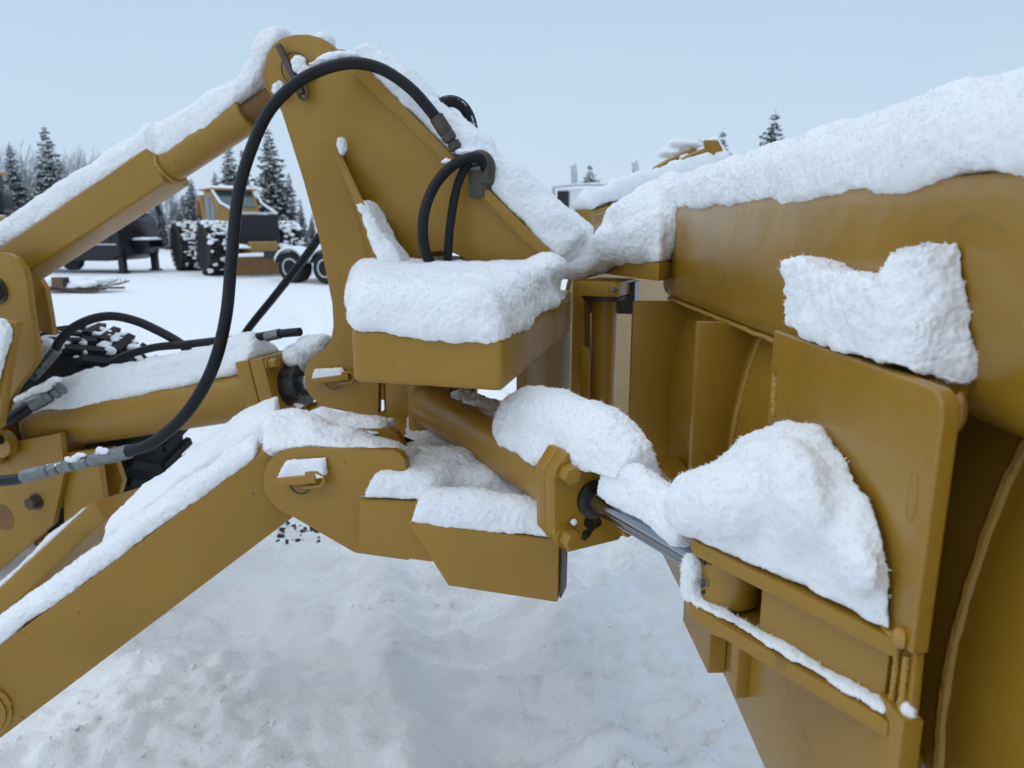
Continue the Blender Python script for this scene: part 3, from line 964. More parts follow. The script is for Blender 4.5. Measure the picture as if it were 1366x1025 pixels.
# bracket plate: upright, parallel to the wing
bp = [onp(x, y, PP) for x, y in ((1032, 441), (1236, 513), (1247, 519), (1253, 530), (1254, 545), (1210, 868), (1196, 868), (1100, 850), (1000, 760))]
bp = [WP(1.270, PP, 1.42), WP(0.800, PP, 1.42), WP(0.786, PP, 1.416), WP(0.777, PP, 1.405), WP(0.774, PP, 1.392), WP(0.776, PP, 1.100), WP(0.80, PP, 1.098), WP(1.27, PP, 0.98)]
plate('bracket_plate', bp, N * 0.022, wing, 'enamel_gloss', bev=0.004, seg=3)
plate('bracket_filler', [WP(0.80, PP + 0.012, 1.097), WP(0.785, PP + 0.012, 1.095), WP(0.78, PP + 0.012, 0.995), WP(0.82, PP + 0.012, 0.985), WP(1.2, PP + 0.012, 0.985), WP(1.2, PP + 0.012, 1.09)], N * 0.012, wing, 'enamel_gloss')
plate('standoff', [WP(1.25, PP + 0.0205, 1.416), WP(0.86, PP + 0.0205, 1.416), WP(0.86, PP + 0.0205, 1.396), WP(1.25, PP + 0.0205, 1.396)], N * 0.066, wing)
# the beam's near end of the bracket is closed by a rounded weld pad
MB().hull(ball(WP(0.84, 0.562, 1.38), 0.010, 0.010, 0.026)).build('weld_bead', 'enamel_gloss', wing)
weld('weld_bead', [onp(1033, 555, PP) , onp(1034, 520, PP), onp(1035, 500, PP)], 0.006, wing)
MB().hull(ball(onp(1217, 668, PP), 0.004, 0.010, 0.030)).build('weld_pad', 'enamel_gloss', wing)
MB().hull(ball(onp(1219, 645, PP), 0.003, 0.007, 0.016)).build('weld_pad', 'enamel_gloss', wing)
# lower skin under the bracket
lsk = [WP(2.10, PP, 0.667), WP(0.776, PP, 0.62), WP(0.776, PP, 1.010), WP(0.86, PP, 1.010), WP(1.35, PP, 0.95), WP(2.10, PP, 0.90)]
lsk = [WP(2.10, PP, 0.668), WP(1.404, PP, 0.656), WP(1.174, PP, 0.630), WP(0.774, PP, 0.60), WP(0.774, PP, 1.012), WP(0.83, PP, 1.012), WP(1.25, PP, 0.965), WP(2.10, PP, 0.90)]
plate('lower_skin', lsk, N * 0.026, wing, 'enamel_gloss', bev=0.003)
# clevis shelves for the angling cylinder
def shelf(z, th, nose_px, root_px, name):
    root = WP(0.800, PP - 0.001, z)
    nose = EY.copy(); nose.z = z
    back = WP(1.262, PP - 0.001, z)
    u = (root - nose); u.normalize()
    side = Vector((u.y, -u.x, 0))
    if side.dot(N) > 0: side = -side
    r = 0.066
    a0 = math.degrees(math.atan2(side.y, side.x))
    # outline: root -> tangent at the nose -> round the nose -> back to the wing
    e = back - nose; e.normalize()
    s2 = Vector((-e.y, e.x, 0))
    if s2.dot(W) < 0: s2 = -s2
    a1 = math.degrees(math.atan2(s2.y, s2.x))
    while a1 > a0: a1 -= 360
    pts = [root + side * 0.0] + [nose + Vector((math.cos(R(a0 + (a1 - a0) * i / 14)), math.sin(R(a0 + (a1 - a0) * i / 14)), 0)) * r for i in range(15)] + [back]
    return plate(name, pts, Z * th, wing, bev=0.003), pts
up_shelf, up_pts = shelf(EY.z + 0.043, 0.024, None, None, 'clevis_shelf')
lo_shelf, lo_pts = shelf(EY.z - 0.069, 0.024, None, None, 'clevis_shelf')
# filler between the shelves behind the eye
sd = (up_pts[1] - up_pts[0]).normalized()
f0 = up_pts[0] + sd * 0.02; f1 = up_pts[0] + sd * ((up_pts[1] - up_pts[0]).length * 0.66)
inn = Vector((sd.y, -sd.x, 0))
if inn.dot(N) < 0: inn = -inn
zt0, zt1 = EY.z - 0.0445, EY.z + 0.0425
plate('clevis_web', [Vector((f0.x, f0.y, zt0)) + inn * 0.018, Vector((f1.x, f1.y, zt0)) + inn * 0.018, Vector((f1.x, f1.y, zt1)) + inn * 0.018, Vector((f0.x, f0.y, zt1)) + inn * 0.018], inn * 0.03, wing, 'enamel_gloss')
MB().cyl(EY - Z * 0.10, EY + Z * 0.085, 0.024, n=24).build('clevis_pin', 'old_steel', wing)
MB().lathe(EY - Z * 0.095, Z, [(0, 0.034), (0.006, 0.04), (0.024, 0.04)], 32).build('pin_boss', 'enamel', wing)
weld('weld_bead', [up_pts[0] + Z * 0.024 + sd * 0.0, up_pts[0] + Z * 0.024 + W * 0.2], 0.006, wing)
MB().hull(ball(WP(0.796, PP - 0.003, EY.z + 0.075), 0.009, 0.012, 0.014)).build('weld_bead', 'weld', wing)
for k in range(2):
    weld('weld_bead', [WP(0.795 + 0.02 * k, PP + 0.008, 1.085), WP(0.795 + 0.02 * k, PP + 0.008, 0.998)], 0.004, wing)
# block on the back of the lower skin, left of the shelves
m = MB().poly_prism([WP(1.60, 0.462, 0.671), WP(1.392, 0.462, 0.667), WP(1.392, 0.462, 0.80), WP(1.60, 0.462, 0.80)], N * 0.037).bevel(0.002, 1)
m.build('skin_block', 'enamel', wing)
plate('skin_block', [WP(1.30, 0.475, 0.70), WP(1.26, 0.475, 0.70), WP(1.26, 0.475, 0.86), WP(1.30, 0.475, 0.86)], N * 0.026, wing)
# nose plate by the hinge
NL, NR = Vector((0.302, 2.70, 1.43)), Vector((0.452, 2.30, 1.43))
plate('nose_plate', [NL, NR, NR + Vector((0.03, 0.03, 0)), NR + Vector((0.09, 0.16, 0)), Vector((0.50, 2.78, 1.43))], Z * 0.054, wing, bev=0.004)
plate('beam_end', [WP(2.466, 0.588, 1.42), WP(2.466, 0.588, 1.66), WP(2.466, 0.85, 1.66), WP(2.466, 0.85, 1.42)], W * 0.02, wing)

# ================================================================== FAR WING
fw_ = R(35)
U = Vector((math.sin(fw_), math.cos(fw_), 0))
V_ = Vector((math.cos(fw_), -math.sin(fw_), 0))        # its snow face
S0 = aty(778, 300, 2.95); S0.z = 0
wing2 = thing('plow_wing', S0 + U * 0.7, 'far plow wing beyond the hinge with curled top corner', 'plow wing', 'wings of the V plow')
def mold2(z):
    k = (z - 1.0) / 0.62
    return -0.10 + 0.14 * k * k
zz2 = [0.62 + 1.02 * i / 20 for i in range(21)]
pr = [(mold2(z), z) for z in zz2] + [(mold2(z) - 0.02, z) for z in zz2[::-1]]
MB().poly_prism([S0 + V_ * p + Z * z for p, z in pr], U * 1.55 + Z * .24).build('mouldboard', 'enamel_gloss', wing2, ang=30)
plate('top_rail', [S0 + V_ * -0.03 + Z * 1.60, S0 + V_ * 0.045 + Z * 1.60, S0 + V_ * 0.045 + Z * 1.652, S0 + V_ * -0.03 + Z * 1.652], U * 1.5 + Z * .24, wing2)
plate('end_post', [S0 + V_ * -0.02 + Z * 0.62, S0 + V_ * 0.05 + Z * 0.62, S0 + V_ * 0.05 + Z * 1.655, S0 + V_ * -0.02 + Z * 1.655], -U * 0.045, wing2, bev=0.01)
# raised, curled outer corner: two curved plates and an end flange
for k, off in enumerate((0.0, -0.16)):
    pts = []
    P_ = [(868, 233), (880, 222), (895, 213), (912, 205), (930, 198)] if k else [(903, 223), (912, 214), (924, 206), (938, 200), (950, 196)]
    Yd = 3.95 if k else 3.80
    top = [aty(x, y, Yd + 0.22 * (x - 870) / 80) for x, y in P_]
    low = [Vector((p.x, p.y, 1.66)) for p in top[::-1]]
    plate('curled_corner', top + low, -V_ * 0.03, wing2, bev=0.002)
e0 = aty(941, 190, 3.90); e1 = aty(953, 208, 3.84)
plate('end_flange', [aty(939, 187, 4.02), aty(944, 188, 4.0), aty(956, 212, 4.0), aty(952, 222, 4.02), aty(940, 215, 4.02)], V_ * 0.05 + U * 0.02, wing2, bev=0.002)
plate('end_flange', [aty(895, 199, 4.2), aty(932, 187, 4.2), aty(933, 191, 4.2), aty(896, 205, 4.2)], U * 0.12, wing2, bev=0.002)

# ================================================================== HOSES
def hose(pts, r, label, fits=(), name='hydraulic_hose', mat='rubber', n=12):
    """pts: points in space; fits: list of (at start?, length) metal crimp fittings"""
    P = spline(pts, n)
    t = thing(name, P[0], label, 'hose', 'hydraulic hoses of the plow hitch')
    MB().tube(P, r, 14).build('hose', mat, t)
    for where, dirn, lgt, m_ in fits:
        d = Vector(dirn).normalized()
        MB().lathe(where, d, [(-0.02, r * 1.1), (-0.018, r * 1.25), (lgt * 0.30, r * 1.27), (lgt * 0.33, r * 1.15), (lgt * 0.36, r * 1.27), (lgt * 0.52, r * 1.2), (lgt * 0.55, r * 0.8), (lgt * 0.60, r * 0.8)], 22).build('crimp_sleeve', m_, t)
        MB().lathe(Vector(where) + d * lgt * 0.58, d, [(0, r * 1.0), (lgt * 0.03, r * 1.2), (lgt * 0.17, r * 1.2), (lgt * 0.2, r * 1.0)], 6).build('hex_nut', m_, t, smooth=False)
        MB().lathe(Vector(where) + d * lgt * 0.77, d, [(0, r * 0.8), (lgt * 0.06, r * 0.8), (lgt * 0.07, r * 1.1), (lgt * 0.2, r * 1.1), (lgt * 0.23, r * 0.85)], 8).build('adapter', m_, t, smooth=False)
    return t
hr = 0.0195
# 1: the long loop over the tower
f_a, f_b = ont(166, 604, 0.70), ont(38, 634, 0.72)
big = [ont(166, 604, 0.70), ont(205, 590, 0.70), ont(248, 552, 0.69), ont(282, 495, 0.66), ont(301, 425, 0.60), ont(309, 345, 0.53), ont(317, 265, 0.46), ont(333, 205, 0.41), ont(358, 150, 0.36),
       ont(393, 113, 0.32), ont(430, 93, 0.28), ont(470, 84.5, 0.25), ont(508, 92, 0.22), ont(545, 116, 0.20), ont(572, 145, 0.19), ont(592, 172, 0.18)]
hose(big, hr, 'long black hose looping up over the top of the tower',
     [(f_a, f_b - f_a, (f_b - f_a).length * 0.62, 'zinc'), (ont(586, 163, 0.185), ont(606, 194, 0.165) - ont(586, 163, 0.185), 0.13, 'old_steel')])
hose([f_b, ont(20, 640, 0.72), ont(-20, 642, 0.73), ont(-70, 640, 0.75)], hr, 'short black hose leaving the frame at the left below the lift cylinder',
     [(f_b, f_a - f_b, (f_a - f_b).length * 0.42, 'zinc')])
# 2: small loop behind the cover plate
h2 = [ont(582, 144, -0.02), ont(592, 137, -0.04), ont(605, 135.5, -0.06), ont(618, 143, -0.08), ont(627, 159, -0.10), ont(631, 178, -0.10), ont(634, 200, -0.09)]
t2 = hose(h2, 0.021, 'small black hose with pale print arching behind the tower edge')
P2 = spline(h2, 12)
for k in range(14, 56, 2):                                   # worn white print along the hose
    d = (P2[k + 1] - P2[k]).normalized()
    side = T.cross(d).normalized()
    if side.z < 0: side = -side
    nn_ = (T * 0.75 + side * 0.66).normalized()
    ww = nn_.cross(d).normalized()
    c = P2[k] + nn_ * 0.0213
    if random.random() < 0.8:
        MB().box(c, random.uniform(0.004, 0.009), random.uniform(0.003, 0.008), 0.0008, d, ww, nn_).build('print_mark', 'hose_print', t2, smooth=False)
# 3, 4: pair dropping from the elbow on the slope
el = ont(645, 212, 0.05)
h3 = [ont(646, 240, 0.14), ont(648, 222, 0.16), ont(638, 210, 0.18), ont(620, 213, 0.20), ont(598, 226, 0.23), ont(577, 253, 0.26), ont(565, 290, 0.30), ont(566, 330, 0.32), ont(578, 358, 0.30), ont(596, 380, 0.24), ont(620, 400, 0.18)]
hose(h3, 0.0175, 'black hose bowing left from the elbow down to the stop box')
h4 = [ont(634, 216, 0.15), ont(622, 222, 0.18), ont(610, 248, 0.20), ont(602, 290, 0.22), ont(598, 330, 0.24), ont(598, 368, 0.22), ont(606, 400, 0.15)]
hose(h4, 0.0145, 'nearly straight black hose hanging from the elbow beside the bowed one')
eb = thing('hose_elbow', ont(645, 235, 0.02), 'dark steel elbow fitting on the slanting tower edge', 'fitting')
MB().tube(spline([ont(630, 213, 0.16), ont(643, 211, 0.16), ont(651, 222, 0.15), ont(648, 238, 0.14), ont(643, 250, 0.13)], 6), 0.026, 14).build('elbow', 'old_steel', eb)
MB().lathe(ont(648, 232, 0.14), Z * -1 + F * -0.2, [(0, 0.034), (0.03, 0.034), (0.032, 0.028), (0.05, 0.028)], 6).build('hex_nut', 'old_steel', eb, smooth=False)
MB().box(ont(638, 246, 0.14), 0.05, 0.05, 0.09, F, T).build('clamp_block', 'old_steel', eb, smooth=False)
ft = MB().lathe(ont(624, 345, 0.05), Z, [(0, 0.03), (0.03, 0.03), (0.035, 0.02), (0.07, 0.02)], 8).build('hose_union', 'grease', None, smooth=False)
tag(ft, 'greasy hose union on the stop box inside the tower arch', 'fitting')
# 5: straight run down behind the tower
hose([ont(440, 296, -0.28), ont(425, 318, -0.30), ont(402, 350, -0.33), ont(365, 397, -0.37), ont(332, 438, -0.40), ont(318, 462, -0.40)], 0.0185, 'straight black hose running down behind the tower')
# 6: arch at the left
a6 = ont(72, 470, 0.10)
hose([a6, ont(80, 455, 0.09), ont(97, 438, 0.06), ont(122, 426, 0.02), ont(150, 422, -0.02), ont(180, 428, -0.05), ont(208, 440, -0.06), ont(240, 458, -0.06), ont(262, 480, -0.05)], 0.0195,
     'black hose arching over the lift cylinder at the left', [(a6, ont(52, 494, 0.12) - a6, 0.16, 'zinc')])
# 7: along the lift cylinder to its port
hose([ont(150, 484, -0.02), ont(170, 474, -0.02), ont(205, 464, -0.03), ont(245, 460, -0.03), ont(290, 455, -0.02), ont(330, 452, 0.0), ont(360, 447, 0.02), ont(382, 444.5, 0.03), ont(400, 443, 0.04)], 0.0175, 'black hose lying along the top of the lift cylinder')
MB().lathe(ont(356, 449, 0.02), ont(380, 444, 0.03) - ont(356, 449, 0.02), [(0, 0.021), (0.07, 0.021)], 10).build('hose_clamp', 'zinc', None)
tag(bpy.data.objects['hose_clamp'], 'metal hose sleeve above the cylinder flange', 'fitting')
# 8: elbowed hose into the cylinder base
a8 = ont(46, 538, 0.22)
hose([a8, ont(30, 549, 0.24), ont(12, 560, 0.26), ont(-20, 572, 0.28)], 0.026, 'black hose entering the base of the lift cylinder', [(a8, ont(86, 516, 0.14) - a8, (ont(86, 516, 0.14) - a8).length * 1.0, 'zinc')])
# thin sensor cable on the cross plate
hose([ont(520, 576, 0.55), ont(545, 588, 0.5), ont(572, 597, 0.45), ont(596, 602, 0.42), ont(612, 600, 0.4), ont(640, 590, 0.3)], 0.007, 'thin black cable sagging across the lower frame', n=8)

# ================================================================== SNOW LYING ON THE STEEL
def px_along(a, b, k):
    return a + (b - a) * k
# top link, square part and pipe
secs = []
for k, h_, d_ in ((0, .15, 0.01), (.2, .14, 0.0), (.45, .12, 0.005), (.7, .11, 0.0), (.9, .11, 0.004), (1.0, .105, 0.02)):
    c = L0 + (L1 - L0) * k + vv * hw
    secs.append([c + T * (hw + 0.004) - vv * (0.004 + d_), c + T * (hw * 0.95) + Z * h_ * 0.6, c + T * hw * 0.5 + Z * h_, c - T * hw * 0.6 + Z * h_, c - T * hw + Z * h_ * .4, c - T * hw - vv * .005])
hl = sweep_hulls(secs)
secs = []
for k, h_, lo in ((-.06, .105, .01), (.15, .105, -.015), (.4, .10, -.03), (.62, .10, -.035), (.8, .09, -.005), (1.0, .085, 0.0)):
    c = L1 + (L2 - L1) * k
    secs.append([c + T * 0.072 + vv * (0.035 - lo * 0.3), c + T * 0.066 + vv * (0.03 + lo), c + T * 0.05 + vv * 0.068 + Z * h_ * .6, c + vv * 0.068 + Z * h_, c - T * 0.05 + vv * .06 + Z * h_ * .7, c - T * 0.07 + vv * .02])
hl += sweep_hulls(secs)
secs = []
for x, y0, y1 in ((322, 142, 108), (340, 128, 84), (350, 118, 56), (360, 104, 38), (374, 70, 33), (384, 58, 37)):
    a, b = ont(x, y0, 0.0), ont(x, y1, 0.0)
    secs.append([a + T * .075, a - T * .075, b + T * .05, b - T * .05])
hl += sweep_hulls(secs)
snow_cap('deep snow along the sloping top link up to the tower head', hl)
# cover plate of the tower
secs = []
for k, h_ in ((-.06, .07), (0.0, .08), (.12, .085), (.25, .08), (.4, .085), (.52, .09), (.66, .105), (.8, .115), (.93, .13), (1.0, .13)):
    c = q0 + (q1 - q0) * k + sn * 0.02
    secs.append([c + T * 0.022, c + T * 0.012 + sn * h_ * .5, c - T * 0.03 + sn * h_, c - T * 0.2 + sn * h_, c - T * 0.26 + sn * h_ * .4, c - T * 0.28])
hl = sweep_hulls(secs)
hl.append(ball(ont(433, 60, 0.0), .05, .08, .055))
hl += [ball(ont(748, 340, 0.02), .10, .12, .075), ball(ont(766, 338, -.02), .10, .10, .07), ball(ont(728, 318, 0.03), .09, .11, .07)]
hl.append(ball(ont(632, 190, 0.06), .085, .05, .04))
hl.append(ball(ont(622, 203, 0.17), .06, .03, .018))
hl.append(ball(ont(598, 216, 0.22), .035, .025, .016))
snow_cap('thick snow down the slanting edge of the tower', hl)
hl = [ball(ont(438, 80, .24), .055, .035, .024), ball(ont(460, 75, .22), .06, .035, .018), ball(ont(418, 86, .26), .03, .02, .016)]
snow_cap('thin snow lodged under the hose at the tower head', hl, vox=.006, sm=3)
snow_cap('dab of snow beside the linch pin at the tower head', [ball(ont(400, 88, .155), .02, .012, .03), ball(ont(406, 96, .155), .024, .012, .02)], vox=.005, sm=2, amp=1.8)
snow_cap('small snow clump between top link and tower head', [ball(ont(372, 118, .15), .035, .02, .03), ball(ont(378, 128, .15), .02, .015, .02)], vox=.006, sm=2, amp=1.8)
# fin of the tower
fe = g_out - g_top
secs = []
for k, h_, w_ in ((.40, .006, .0), (.55, .012, .004), (.7, .025, .012), (.85, .045, .022), (1.0, .06, .045)):
    c = g_top + T * .03 + (g_out - g_top - T * .03) * k
    secs.append([c - fin_n * .0 + T * .004, c + fin_n * .028 + T * .004, c + fin_n * (.024 + w_) + Z * h_, c + Z * h_ - fin_n * .001, c + fin_n * (.03 + w_) - T * .12 + Z * h_ * .5, c - T * .12 + Z * h_ * .5])
snow_cap('narrow ribbon of snow on the tower stiffener fin', sweep_hulls(secs), vox=.006, sm=4)
snow_cap('tip of snow on the upper end of the stiffener fin', [ball(g_top + T * .03 + Z * .02 + F * .008, .02, .02, .03)], vox=.005, sm=2, amp=1.8)
# stop box
zt = ZB1
pA = [S(-0.452, 1.008, zt), S(-0.066, 1.006, zt), S(-0.11, 0.14, zt), S(-0.93, 0.14, zt)]
hl = dome(S(-0.458, 1.012, zt), S(-0.060, 1.008, zt), S(-0.12, 0.12, zt), S(-0.945, 0.12, zt), .115, .075, lambda k: .92 + .22 * k)
dr = [(-.448, -.012), (-.42, -.016), (-.38, -.002), (-.35, -.018), (-.30, -.022), (-.25, -.018), (-.20, -.026), (-.15, -.020), (-.10, -.028), (-.066, -.02)]
hl += sweep_hulls([[S(s_, 1.016, zt + z_), S(s_, 1.02, zt + .02), S(s_, .985, zt + .03), S(s_, .96, zt - .004)] for s_, z_ in dr])
hl += [ball(S(-0.20, .42, zt + .10), .10, .14, .04), ball(S(-0.16, .22, zt + .11), .08, .12, .05)]
dr = [(1.0, -.02), (.9, -.028), (.8, -.014), (.7, -.022), (.6, -.008), (.5, -.014), (.4, -.004), (.3, -.010), (.15, .0)]
hl += sweep_hulls([[S(-.056 - .05 * (1 - t_), t_, zt + z_), S(-.054 - .05 * (1 - t_), t_, zt + .015), S(-.08 - .05 * (1 - t_), t_, zt + .035), S(-.11 - .05 * (1 - t_), t_, zt - .004)] for t_, z_ in dr])
snow_cap('thick pillow of snow covering the stop box', hl, vox=.008, sm=8)
hl = [slab([S(-.92, -.02, zt), S(-.2, -.02, zt), S(-.2, -.25, zt), S(-.92, -.25, zt)], .12, .85)]
snow_cap('snow seen through the arch of the tower', hl, vox=.009, sm=6, fine=False)
# hinge nose
zn = 1.484
hl = [slab([NL + Z * .054, NR + Z * .054, NR + Vector((0.10, 0.16, .054)), Vector((0.50, 2.80, zn))], .19, .80),
      [NL + Z * .05, NL + Vector((-.05, -.02, .03)), NL + Vector((-.06, .1, .05)), NL + Vector((.05, .1, .12)), NR + Z * .07, NL + Vector((.06, -.1, .12))],
      ball(Vector((.42, 2.52, zn + .15)), .12, .15, .07), ball(Vector((.50, 2.55, zn + .20)), .12, .14, .06), ball(Vector((.52, 2.46, zn + .20)), .07, .10, .10), ball(Vector((.47, 2.44, zn + .10)), .09, .12, .10), ball(Vector((.41, 2.44, zn + .07)), .09, .12, .09), ball(Vector((.36, 2.52, zn + .06)), .09, .12, .085), ball(Vector((.28, 2.62, zn + .01)), .09, .10, .07), ball(Vector((.20, 2.60, 1.46)), .10, .09, .055)]
snow_cap('rounded heap of snow on the hinge nose plate', hl, vox=.0075, sm=7)
# top beam
secs = []
for w, h_, lo in ((2.55, .10, .0), (2.40, .11, .003), (2.1, .115, -.004), (1.8, .115, .0), (1.5, .12, -.008), (1.3, .125, .0), (1.1, .125, .002), (.95, .125, .016), (.80, .13, .012), (.6, .13, .016), (.3, .13, .01), (-.2, .13, .01)):
    secs.append([WP(w, .588, 1.642 + lo), WP(w, .583, 1.66 + lo), WP(w, .592, 1.665 + h_ * .55), WP(w, .64, 1.665 + h_), WP(w, .80, 1.665 + h_), WP(w, .87, 1.70), WP(w, .87, 1.66)])
snow_cap('deep even snow along the top beam of the near wing', sweep_hulls(secs), vox=.0075, sm=6)
# far wing
secs = []
for k, h_ in ((-.04, .05), (.0, .085), (.3, .10), (.7, .11), (1.1, .12), (1.5, .12)):
    c = S0 + U * k + Z * (1.652 + .16 * max(0, k))
    secs.append([c + V_ * .05, c + V_ * .045 + Z * h_ * .6, c + Z * h_, c - V_ * .03 + Z * h_ * .6, c - V_ * .035])
hl = sweep_hulls(secs)
snow_cap('snow along the top of the far wing', hl, vox=.009, sm=5, fine=False)
hl = [ball(aty(913, 193, 4.15), .11, .06, .035), ball(aty(895, 205, 4.15), .07, .06, .025), ball(aty(952, 200, 4.05), .05, .05, .07), ball(aty(962, 210, 4.02), .05, .05, .04), ball(aty(898, 225, 3.92), .05, .04, .05), ball(aty(885, 232, 3.92), .05, .04, .04), ball(aty(915, 212, 3.98), .05, .02, .03)]
snow_cap('clumps of snow on the curled corner of the far wing', hl, vox=.009, sm=4, fine=False)
# bracket ledge, clinging to the face of the beam
def onq(x, y): return onp(x, y, PP - .004)
PL = [(1043, 438), (1043, 352), (1052, 343), (1066, 344), (1085, 356), (1110, 364), (1140, 366), (1166, 376), (1177, 372), (1178, 338), (1175, 322), (1200, 318), (1236, 313), (1252, 330), (1268, 350), (1276, 375), (1280, 405), (1287, 440), (1279, 470), (1270, 500), (1258, 518)]
def slice_(xs):
    """vertical strip of the patch between two columns, kept convex"""
    out = []
    for x, y0, y1 in xs:
        pf = PP - .004 + .072 * max(0.0, (x - 1180) / 107.0) ** 1.3
        a, b = onp(x, y0, pf), onp(x, y1, pf + .012)
        out += [a, b, a + N * (.588 - pf), b + N * (.576 - pf) - Z * .004]
    return out
cols = [(1043, 436, 350), (1062, 443, 344), (1090, 453, 359), (1120, 465, 365), (1150, 476, 370), (1168, 482, 378), (1178, 486, 330), (1205, 496, 318), (1236, 509, 315), (1258, 518, 334), (1272, 500, 362), (1282, 478, 400), (1291, 455, 436)]
hl = [slice_(cols[i:i + 2]) for i in range(len(cols) - 1)]
snow_cap('heart shaped snow patch stuck on the beam above the bracket plate', hl, vox=.005, sm=3, amp=1.3)
# mound on the upper clevis shelf
zs = EY.z + 0.067
po = [p + Z * (zs - p.z) for p in up_pts]
ctr = sum(po[1:15], Vector()) / 14
wall = [(1010, 600), (1030, 566), (1060, 556), (1094, 568), (1135, 606), (1170, 658), (1194, 718), (1200, 790)]
wl_ = [onp(x, y, PP - .003) for x, y in wall]
root = po[0]
hl = []
nose_ring = [ctr + (p - ctr) * .97 for p in po[1:16]]
hl.append([p for p in nose_ring] + [ctr + (p - ctr) * .8 + Z * .07 for p in po[1:16]] + [ctr + Z * .085 + N * .02, wl_[0], wl_[1]])
base_mid = [po[0] + (po[1] - po[0]) * k for k in (0.02, .25, .5, .75, 1.0)]
hl.append(base_mid + [b + Z * .02 for b in base_mid] + wl_[2:] + [w_ - N * .03 - Z * .02 for w_ in wl_[2:6]] + [ctr + Z * .08, po[16]])
hl.append([ctr + Z * .09, ctr + Z * .06 - N * .03] + wl_[:5] + [w_ - N * .045 - Z * .015 for w_ in wl_[:4]] + [po[5], po[10], po[3], base_mid[2], base_mid[3]])
hl += [ball(ctr + Z * .055 + N * .005, .062, .075, .06), ball(ctr + Z * .075 + N * .035 - W * .04, .07, .10, .065), ball((wl_[3] + base_mid[2]) / 2 - N * .018 + Z * .01, .05, .12, .085), ball((wl_[2] + base_mid[3]) / 2 - N * .02, .05, .10, .08), ball((wl_[5] + base_mid[1]) / 2 - N * .008, .03, .08, .05)]
snow_cap('big rounded mound of snow on the upper clevis shelf of the wing', hl, vox=.0055, sm=6, amp=.9)
# lower shelf strip
zs = EY.z - .045
po2 = [p + Z * (zs - p.z) for p in lo_pts]
c_ = sum(po2[1:16], Vector()) / 15
hl = []
ring_in = [(po2[0] + (po2[1] - po2[0]) * k, inn) for k in (.03, .15, .3, .45, .6, .75, .9)] + [(p, (c_ - p).normalized()) for p in po2[1:13]]
for i in range(len(ring_in) - 1):
    hl.append([ring_in[j][0] + ring_in[j][1] * k + Z * zz_ for j in (i, i + 1) for k, zz_ in ((.001, .001), (.004, .012), (.022, .018), (.040, -.002))])
hl.append(ball(po2[6] + Z * .02 + (c_ - po2[6]).normalized() * .012, .02, .02, .03))
hl.append(ball(po2[8] + Z * .03 + (c_ - po2[8]).normalized() * .012, .022, .022, .04))
hl.append(ball(po2[10] + Z * .04 + (c_ - po2[10]).normalized() * .014, .022, .022, .045))
snow_cap('thin crumbly strip of snow on the lower clevis shelf', hl, vox=.0045, sm=2, amp=.7)
snow_cap('pinch of snow on the corner of the lower wing skin', [ball(WP(.79, PP + .014, 1.016), .008, .012, .010)], vox=.004, sm=2, amp=.5)
# angling cylinder: barrel, flange and rod
def cyl_snow(x0, x1, prof):
    a, b = along(x0), along(x1)
    return [(a + (b - a) * k, o_, h_) for k, o_, h_ in prof]
secs = []
for x, h_, low, wd in ((672, .05, .030, .055), (690, .115, .008, .075), (715, .125, .004, .085), (745, .115, .004, .09), (765, .12, .030, .09), (790, .13, .060, .085), (815, .12, .075, .075), (845, .08, .07, .06)):
    c = along(x) - cv * .012
    secs.append([c + cv * wd * .85 + Z * (.035 + low * .9), c + cv * wd * .95 + Z * (.06 + low * .3), c + cv * wd * .6 + Z * (.07 + h_ * .75), c + Z * (.07 + h_), c - cv * wd * .7 + Z * (.07 + h_ * .9), c - cv * wd + Z * .05])
hl = sweep_hulls(secs)
snow_cap('fat roll of snow on the barrel of the angling cylinder', hl, vox=.006, sm=6)
secs = []
for x, h_, wd in ((815, .15, .05), (838, .12, .055), (862, .10, .052), (890, .095, .050), (915, .105, .055), (932, .11, .05)):
    c = along(x)
    secs.append([c + cv * wd * .5 + Z * .018, c + cv * wd + Z * .035, c + cv * wd * .6 + Z * h_, c + Z * (h_ + .012), c - cv * wd + Z * h_ * .8, c - cv * wd * .8 + Z * .02])
snow_cap('snow bridging the bright rod and the wing bracket', sweep_hulls(secs), vox=.0055, sm=5)
snow_cap('snow dusted on the barrel beneath the stop box', [ball(along(606) + Z * .058 - cv * .03, .05, .09, .02), ball(along(616) + Z * .060 - cv * .04, .05, .08, .02), ball(along(626) + Z * .060 - cv * .05, .05, .08, .018)], vox=.006, sm=3)
snow_cap('pinch of snow on the lower flange bolt of the angling cylinder', [ball(G + cd * .09 + cv * .056 - cw * .038, .008, .008, .010)], vox=.004, sm=2, amp=.5)
